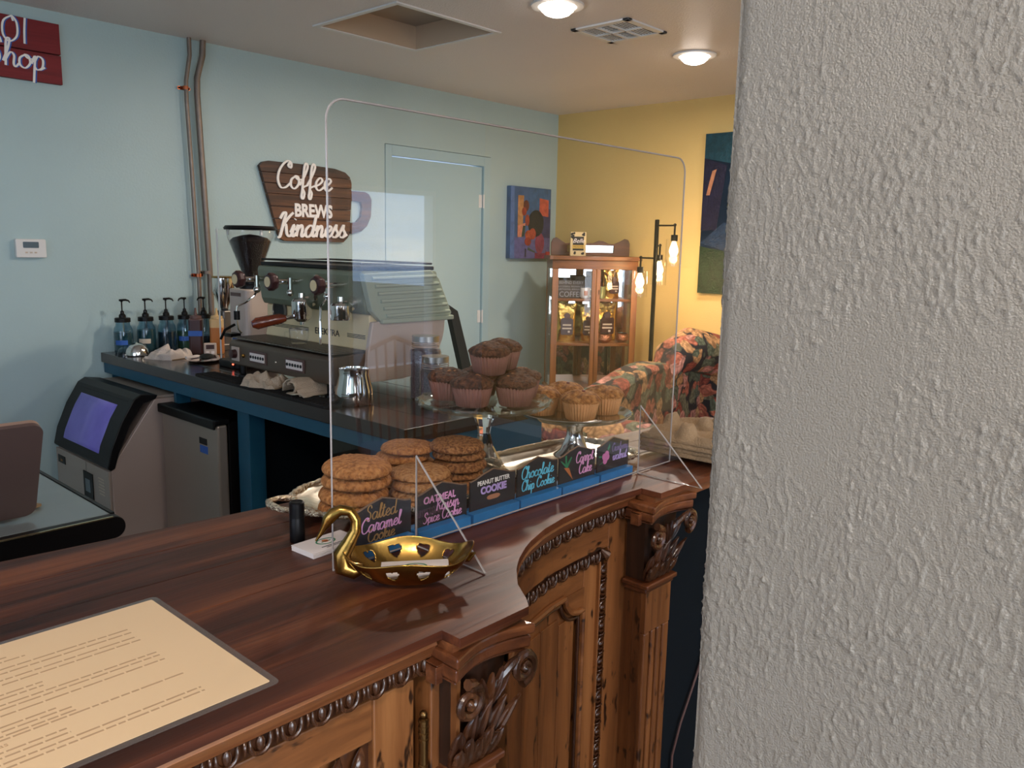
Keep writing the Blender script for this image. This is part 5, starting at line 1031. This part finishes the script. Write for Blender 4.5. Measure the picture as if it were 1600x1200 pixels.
# black easel board leaning past the machine
t=T('easel_board','tall narrow black easel board seen edge on behind the espresso machine','board',(2.46,2.60,0)); O('board',G().add([(-.055,-.01,1.23),(0.0,-.01,1.20),(.085,-.01,.95),(.28,-.01,.3),(.22,-.01,.3),(.03,-.01,.95),(-.055,.02,1.23),(0.0,.02,1.20),(.085,.02,.95),(.28,.02,.3),(.22,.02,.3),(.03,.02,.95)],[(0,1,2,5),(5,2,3,4),(6,11,8,7),(11,10,9,8),(0,6,7,1),(1,7,8,2),(2,8,9,3),(3,9,10,4),(4,10,11,5),(5,11,6,0)]),M['black'],t); O('leg',G().tube([(.22,.03,.75),(.16,.35,0)],.012,8).tube([(.25,0,.32),(.30,0,0)],.012,8),M['blackmetal'],t)
# ================= LEFT TABLE + MONITOR =================
t=T('steel_table','grey steel work table with rounded dark front edge at the left','table',(0,0,0))
O('tabletop',G().box(-.9,.66,1.765,2.75,.885,.9),M['tabletop'],t,bev=.003); nose=rrect(1.738,1.78,.852,.9,.0235,8)
O('front_edge',G().prism(rrect(-.9,.68,.852,.9,.0235,10,(1,0,0,1)),1.738,1.765,'y'),M['dark'],t,smooth=False,bev=.002); O('bright_line',G().box(-.9,.655,1.737,1.741,.8985,.9012),mat('polished_edge_brass',srgb(210,200,160),.2,.9),t)
O('rim',G().box(.66,.668,1.765,2.75,.875,.9015),M['dark'],t)
for (a,b) in ((.58,1.85),(.58,2.65),(-.8,1.85),(-.8,2.65)): O('leg',G().lathe([(.02,0),(.02,.885)],16,(a,b,0)),M['steel'],t,smooth=True)
for k in range(14): O('shelf_wire',G().tube([(.44+.0*k,1.82+.04*k,.62),(.63,1.82+.04*k,.62)],.004,6),M['steel'],t)
t=T('computer_monitor','bronze backed computer monitor standing on the steel table, cut by the left edge','monitor',(.200,1.845,.9))
o=O('shell',G().prism(rrect(-.26,.34,-.012,.216,.022,8),-.006,.004),M['monitor'],t,loc=(0,0,.0),rot=(.42,0,0)); o.location=(.0,.0,.02)
O('front_bezel',G().prism(rrect(-.26,.34,-.012,.216,.022,8),.0045,.014),M['moned'],t,rot=(.42,0,0),loc=(0,0,.02)); O('stand',G().box(-.02,.08,.03,.10,0,.06),M['steel'],t,bev=.004)
t=T('paper_pad','small tan paper pad lying under the monitor','paper',(.515,1.93,.9016),.5); O('pad',G().box(-.06,.04,-.045,.045,0,.006),M['kraft'],t)
# ================= LOUNGE CORNER =================
cx0,cx1,cy0,cy1=0,.365,-.283,.283; CA=math.radians(47); CP=(4.32,3.245)
def cw(x,y,z): return (CP[0]+x*math.cos(CA)-y*math.sin(CA),CP[1]+x*math.sin(CA)+y*math.cos(CA),z)
t=T('curio_cabinet','honey oak curio cabinet with curved glass doors and a mirrored back','cabinet',(CP[0],CP[1],0),CA); CAB=t
cyc=(cy0+cy1)/2; W2=(cy1-cy0)/2
def bow(y,extra=0): return cx0+.045*((y-cyc)/W2)**2-extra
ysx=[cy0+(cy1-cy0)*i/16 for i in range(17)]
def bowslab(z0,z1,ex,mn,nm,inset=0):
    pts=[(bow(y,ex),y) for y in ysx if cy0+inset<=y<=cy1-inset]; pts=[(bow(cy0,ex),cy0-ex+inset)]+pts+[(bow(cy1,ex),cy1+ex-inset),(cx1,cy1+ex-inset),(cx1,cy0-ex+inset)]
    return O(nm,G().prism(pts,z0,z1,'z'),M[mn],CAB,bev=.003)
bowslab(1.405,1.43,.022,'cabwoodx','top_board'); bowslab(.50,.545,.012,'cabwoodx','base_board'); bowslab(1.345,1.404,.0,'cabwoodx','top_rail')
for z in (.84,1.135): bowslab(z,z+.018,-.03,'cabwoodx','shelf',.02)
bowslab(.30,.33,0,'cabwoodx','bottom_board')
for y0,y1 in ((cy0,cy0+.04),(cyc-.028,cyc-.001),(cyc+.001,cyc+.028),(cy1-.04,cy1)): O('door_stile',G().box(bow((y0+y1)/2)-.006,bow((y0+y1)/2)+.018,y0,y1,.545,1.345),M['cabwood'],CAB,bev=.002)
O('apron',G().box(cx0+.01,cx0+.03,cy0,cy1,.331,.50),M['cabwoodx'],CAB)
for y0,y1 in ((cy0+.04,cyc-.028),(cyc+.028,cy1-.04)):
    n=8; g=G(); vs=[]
    for i in range(n+1):
        y=y0+(y1-y0)*i/n; vs+=[(bow(y)+.004,y,.546),(bow(y)+.004,y,1.344)]
    o=O('curved_pane',g.add(vs,[(2*i,2*i+2,2*i+3,2*i+1) for i in range(n)]),M['glass'],CAB,smooth=True)
O('mirror_back',G().box(cx1-.012,cx1-.004,cy0+.02,cy1-.02,.545,1.345),M['mirror'],CAB); 
O('back_edge',G().box(cx1-.02,cx1,cy0,cy0+.02,.33,1.404).box(cx1-.02,cx1,cy1-.02,cy1,.33,1.404),M['cabwood'],CAB)
O('side_glass',G().box(cx0+.08,cx1-.03,cy1-.006,cy1-.002,.546,1.344).box(cx0+.08,cx1-.03,cy0+.002,cy0+.006,.546,1.344),M['glass'],CAB)
for a in (cx0+.07,cx1-.03):
    for b in (cy0+.03,cy1-.03): O('leg',G().lathe([(.014,0),(.02,.1),(.016,.3)],12,(a,b,0)),M['cabwood'],CAB,smooth=True)
gl=[(-.345,0),(-.345,.085),(-.33,.11),(-.30,.118),(-.26,.10),(-.21,.082),(-.16,.082),(-.11,.10),(-.07,.102),(-.02,.085),(.03,.085),(.08,.10),(.12,.102),(.17,.085),(.22,.082),(.26,.10),(.30,.12),(.33,.112),(.345,.085),(.345,0)]
O('gallery_rail',G().prism([(cyc+a*.78,1.431+b) for a,b in gl],cx1-.10,cx1-.085,'x'),M['darkoak'],CAB,bev=.003); O('gallery_mirror',G().box(cx1-.103,cx1-.1005,cyc-.16,cyc+.16,1.455,1.500),M['mirror'],CAB)
for q in (0,1): O('lock_plate',G().cb((bow(cyc)-.007,cyc-.02+.001*q,1.2),(.002,.004,.03)),M['dark'],CAB)
# box on cabinet
t=T('patterned_box','small black and cream floral box with script lettering on top of the cabinet','box',cw(.12,.11,1.4305),-PI/2+CA); O('carton',G().box(-.052,.052,-.018,.018,0,.155),mat('floral_carton',srgb(205,180,130),.5),t,bev=.001)
random.seed(2); g=G(); g.prism([(-.036,.035),(.036,.035),(.036,.125),(-.036,.125)],-.0195,-.018)
for k in range(16):
    a=random.choice((-1,1))*random.uniform(.02,.045); b=random.choice((random.uniform(.01,.03),random.uniform(.13,.148),random.uniform(.02,.14) if abs(a)>.038 else .015)); g.prism([(a+.008*math.cos(q*PI/3+k),b+.007*math.sin(q*PI/3+k)) for q in range(6)],-.0192-.0001*k,-.018)
O('printed_pattern',g,M['dark'],t); txt('Belle',.040,M['paper'],t,(0,-.0225,.085),ext=.0003,shear=.4); O('yellow_band',G().box(-.04,.04,-.0225,-.0195,.048,.07),mat('ochre_print',srgb(200,160,60),.5),t); txt('MOCHA',.018,M['ink'],t,(0,-.0235,.053),ext=.0002)
# cabinet contents
def bag(label,x,y,z,h,w,rz,lab='brownsauce'):
    t=T('foil_bag',label,'bag',cw(x,y,z),rz+CA,'gold foil coffee bags'); n=10; g=G(); vs=[]
    rows=12
    for j in range(rows+1):
        v=j/rows; d=.035*math.sin(PI*min(1,v*1.15+.12))**.6*(1-v*.65)+.004; ww=w/2*(1-.06*math.sin(PI*v)+.08*(v>.85))
        for i in range(2*n):
            a=2*PI*i/(2*n); x_=ww*math.copysign(abs(math.cos(a))**.6,math.cos(a)); y_=d*math.copysign(abs(math.sin(a))**.8,math.sin(a)); f_=noise.noise(Vector((x_*22+rz,v*7,y_*30)))*.012
            vs.append((x_+f_*.5,y_+f_,v*h))
    K=2*n; fs=[(j*K+i,j*K+(i+1)%K,(j+1)*K+(i+1)%K,(j+1)*K+i) for j in range(rows) for i in range(K)]+[tuple(range(K-1,-1,-1)),tuple(rows*K+i for i in range(K))]
    O('foil',g.add(vs,fs),M['gold'],t,smooth=True,ang=50); O('label_print',G().prism(rrect(-w*.32,w*.32,h*.18,h*.62,.015),-.047,-.044),M[lab],t); O('round_logo',G().lathe([(w*.16,0),(w*.16,.002)],20,M=Matrix.Translation((0,-.045,h*.68))@Matrix.Rotation(PI/2,4,'X')),M['browncap'],t); O('label_text',G().box(-w*.22,w*.22,-.0478,-.047,h*.42,h*.46).box(-w*.24,w*.24,-.0478,-.047,h*.33,h*.37).box(w*.05,w*.16,-.0478,-.047,h*.24,h*.29),M['tape'],t); return t
bag('gold foil coffee bag on the middle shelf, left side of the cabinet',.17,.165,.8585,.255,.13,-PI/2)
bag('gold foil coffee bag on the middle shelf beside the centre stile',.19,.015,.8585,.23,.10,-PI/2-.1)
bag('gold foil coffee bag on the middle shelf behind the copper bowls',.24,-.115,.8585,.26,.15,-PI/2+.15)
bag('tall gold foil coffee bag on the upper shelf, right side',.15,-.130,1.1535,.185,.11,-PI/2+.3)
bag('gold foil coffee bag with red label on the upper shelf behind the tin',.24,-.055,1.1535,.17,.09,-PI/2,'red')
t=T('slogan_plaque','small dark plaque reading Behind Every and Coffee on the upper shelf','plaque',cw(.10,.150,1.1535),-PI/2+CA); O('plate',G().box(-.10,.10,-.004,.004,0,.118),mat('charcoal_plaque',srgb(58,56,60),.6),t,bev=.001)
M['greyp']=mat('grey_print',srgb(150,150,152),.6)
for s_,z_,sz in (('BEHIND EVERY',.092,.028),('SUCCESSFUL WOMAN IS A',.070,.0165),('SUBSTANTIAL AMOUNT OF',.052,.0165),('COFFEE',.008,.050)): txt(s_,sz,M['greyp'],t,(0,-.0048,z_),ext=.0003,sx=.90 if sz>.03 else .88)
t=T('printed_mug','white mug with orange print and saucer on the upper shelf','mug',cw(.09,.055,1.1535),CA); O('mug',G().lathe([(0,.0),(.025,0),(.032,.01),(.033,.07),(.031,.07),(.029,.01),(0,.006)],24),M['p_white'],t,smooth=True); O('handle',G().tube([(0,-.032,.06),(0,-.055,.055),(0,-.055,.02),(0,-.03,.015)],.004,8),M['p_white'],t,smooth=True); O('print',G().box(-.0345,-.033,-.012,.012,.02,.05),M['p_orange'],t)
t=T('black_box','small black box standing behind the mug','box',cw(.22,.05,1.1535),CA); O('carton',G().box(-.03,.03,-.05,.05,0,.14),M['dark'],t,bev=.002)
t=T('olive_tin','small olive green tin on the upper shelf','tin',cw(.12,-.055,1.1535)); O('tin',G().lathe([(.03,0),(.03,.075),(.028,.078),(0,.078)],24),mat('olive_tin',srgb(120,124,80),.35,.3),t,smooth=True)
for lb,x,y in (('hammered copper bowl on the middle shelf by the centre',.09,-.085),('hammered copper bowl on the middle shelf, far right',.14,-.215)):
    t=T('copper_bowl',lb,'bowl',cw(x,y,.8585),0,'hammered copper bowls'); O('bowl',G().lathe([(0,0),(.025,0),(.045,.018),(.047,.038),(.04,.055),(.042,.062),(.039,.06),(.037,.054),(.042,.036),(0,.01)],28),mat('hammered_copper',srgb(176,120,92),.3,.9,bump=.8,bs=90),t,smooth=True); O('tag',G().lathe([(0,.058),(.03,.06),(.03,.064),(0,.066)],16),M['dark'],t)
# floor lamp
t=T('floor_lamp','black floor lamp with three lit bulbs in clear glass cylinders','lamp',(4.28,2.775,0)); LP=t
O('base',G().lathe([(.13,0),(.13,.02),(.02,.026),(.0,.026)],32),M['blackmetal'],t,smooth=True); O('pole',G().box(-.010,.010,-.010,.010,.02,1.66),M['blackmetal'],t,bev=.002)
def lampshade(dy,z,dx=0):
    a=O('arm',G().tube([(0,0,z+.075),(dx,dy,z+.075)],.005,8).tube([(dx,dy,z+.085),(dx,dy,z+.02)],.006,8).ball((dx,dy,z+.078),.010,8,6),M['blackmetal'],t,smooth=True)
    O('socket',G().lathe([(.020,0),(.020,-.035),(.012,-.04)],20,(dx,dy,z+.02)),M['blackmetal'],a,smooth=True)
    O('glass_shade',G().lathe([(.018,-.003),(.045,-.006),(.047,-.012),(.047,-.165)],32,(dx,dy,z),cap=False),M['glass'],a,smooth=True)
    O('bulb',G().lathe([(.010,-.018),(.013,-.03),(.024,-.06),(.026,-.08),(.018,-.10),(0,-.108)],20,(dx,dy,z)),M['bulb'],a,smooth=True)
    l=bpy.data.lights.new('lamp_glow','POINT'); l.energy=2.6; l.color=(1,.66,.34); l.shadow_soft_size=.03; o=bpy.data.objects.new('lamp_glow',l); COL.objects.link(o); o.parent=t; o.location=(dx,dy,z-.125)
lampshade(-.125,1.55); lampshade(.105,1.355); lampshade(.035,1.43,.10)
# floral sofa
t=T('floral_sofa','floral upholstered camelback sofa with a high rolled arm','sofa',(3.68,2.42,0),math.radians(8)); 
bp_=[(-.85,.3),(-.85,.70)]+[(-.85+1.7*i/20,.76+.10*math.exp(-((-.85+1.7*i/20-.15)/.45)**2)-.0*i) for i in range(1,20)]+[(.85,.74),(.85,.3)]
O('back_rest',G().prism(bp_,-.02,.16,'y'),M['floral'],t,bev=.03,smooth=True); O('seat_base',G().box(-.8,.8,-.62,-.02,.12,.36),M['floral'],t,bev=.03)
for a in (-.4,.4): O('seat_cushion',G().box(a-.39,a+.39,-.64,-.03,.365,.47),M['floral'],t,bev=.03)
for a in (-1,1):
    O('arm_rest',G().box(a*.86-.09,a*.86+.09,-.64,.14,.12,.62),M['floral'],t,bev=.04); O('arm_roll',G().lathe([(0,-.66),(.10,-.65),(.12,-.62),(.12,.12),(0,.14)],24,M=Matrix.Translation((a*.88,0,.64))@Matrix.Rotation(-PI/2,4,'X')),M['floral'],t,smooth=True)
O('shoulder_roll',G().tube([(.28,.05,.72),(.42,.03,.86),(.60,0,.90),(.80,-.05,.86),(.95,-.12,.78)],[.05,.11,.13,.13,.10],20),M['floral'],t,smooth=True)
for a in (-.75,.75):
    for b in (-.55,.08): O('leg',G().lathe([(.02,0),(.03,.12)],12,(a,b,0)),M['darkoak'],t)
tag(O('power_cord',G().tube([(1.80,.924,.62),(1.69,.922,.44),(1.63,.921,.35),(1.60,.921,.28),(1.60,.921,.1)],.003,8),M['browncap'],smooth=True),'thin dark power cord hanging against the dark panel by the pillar','cord')
# windsor chair near the street window (seen mirrored in the shield)
t=T('windsor_chair','wooden windsor chair with arched spindle back, reflected in the shield','chair',(2.62,-1.35,0),math.radians(205))
O('seat',G().prism(rrect(-.22,.22,-.20,.22,.08),.43,.46,'z'),M['darkoak'],t,bev=.008)
O('back_hoop',G().tube([(-.20,.18,.46),(-.215,.20,.65),(-.20,.23,.82),(-.14,.25,.94),(0,.26,1.0),(.14,.25,.94),(.20,.23,.82),(.215,.20,.65),(.20,.18,.46)],.013,8),M['cabwood'],t,smooth=True)
for k in range(7): x_=-.15+.05*k; O('spindle',G().tube([(x_*.9,.19,.46),(x_,.25,.985-abs(x_)**2*4)],.007,6),M['cabwood'],t)
for a in (-1,1):
    for b in (-1,1): O('leg',G().tube([(a*.15,b*.15,.43),(a*.2,b*.2,0)],[.018,.013],8),M['darkoak'],t)
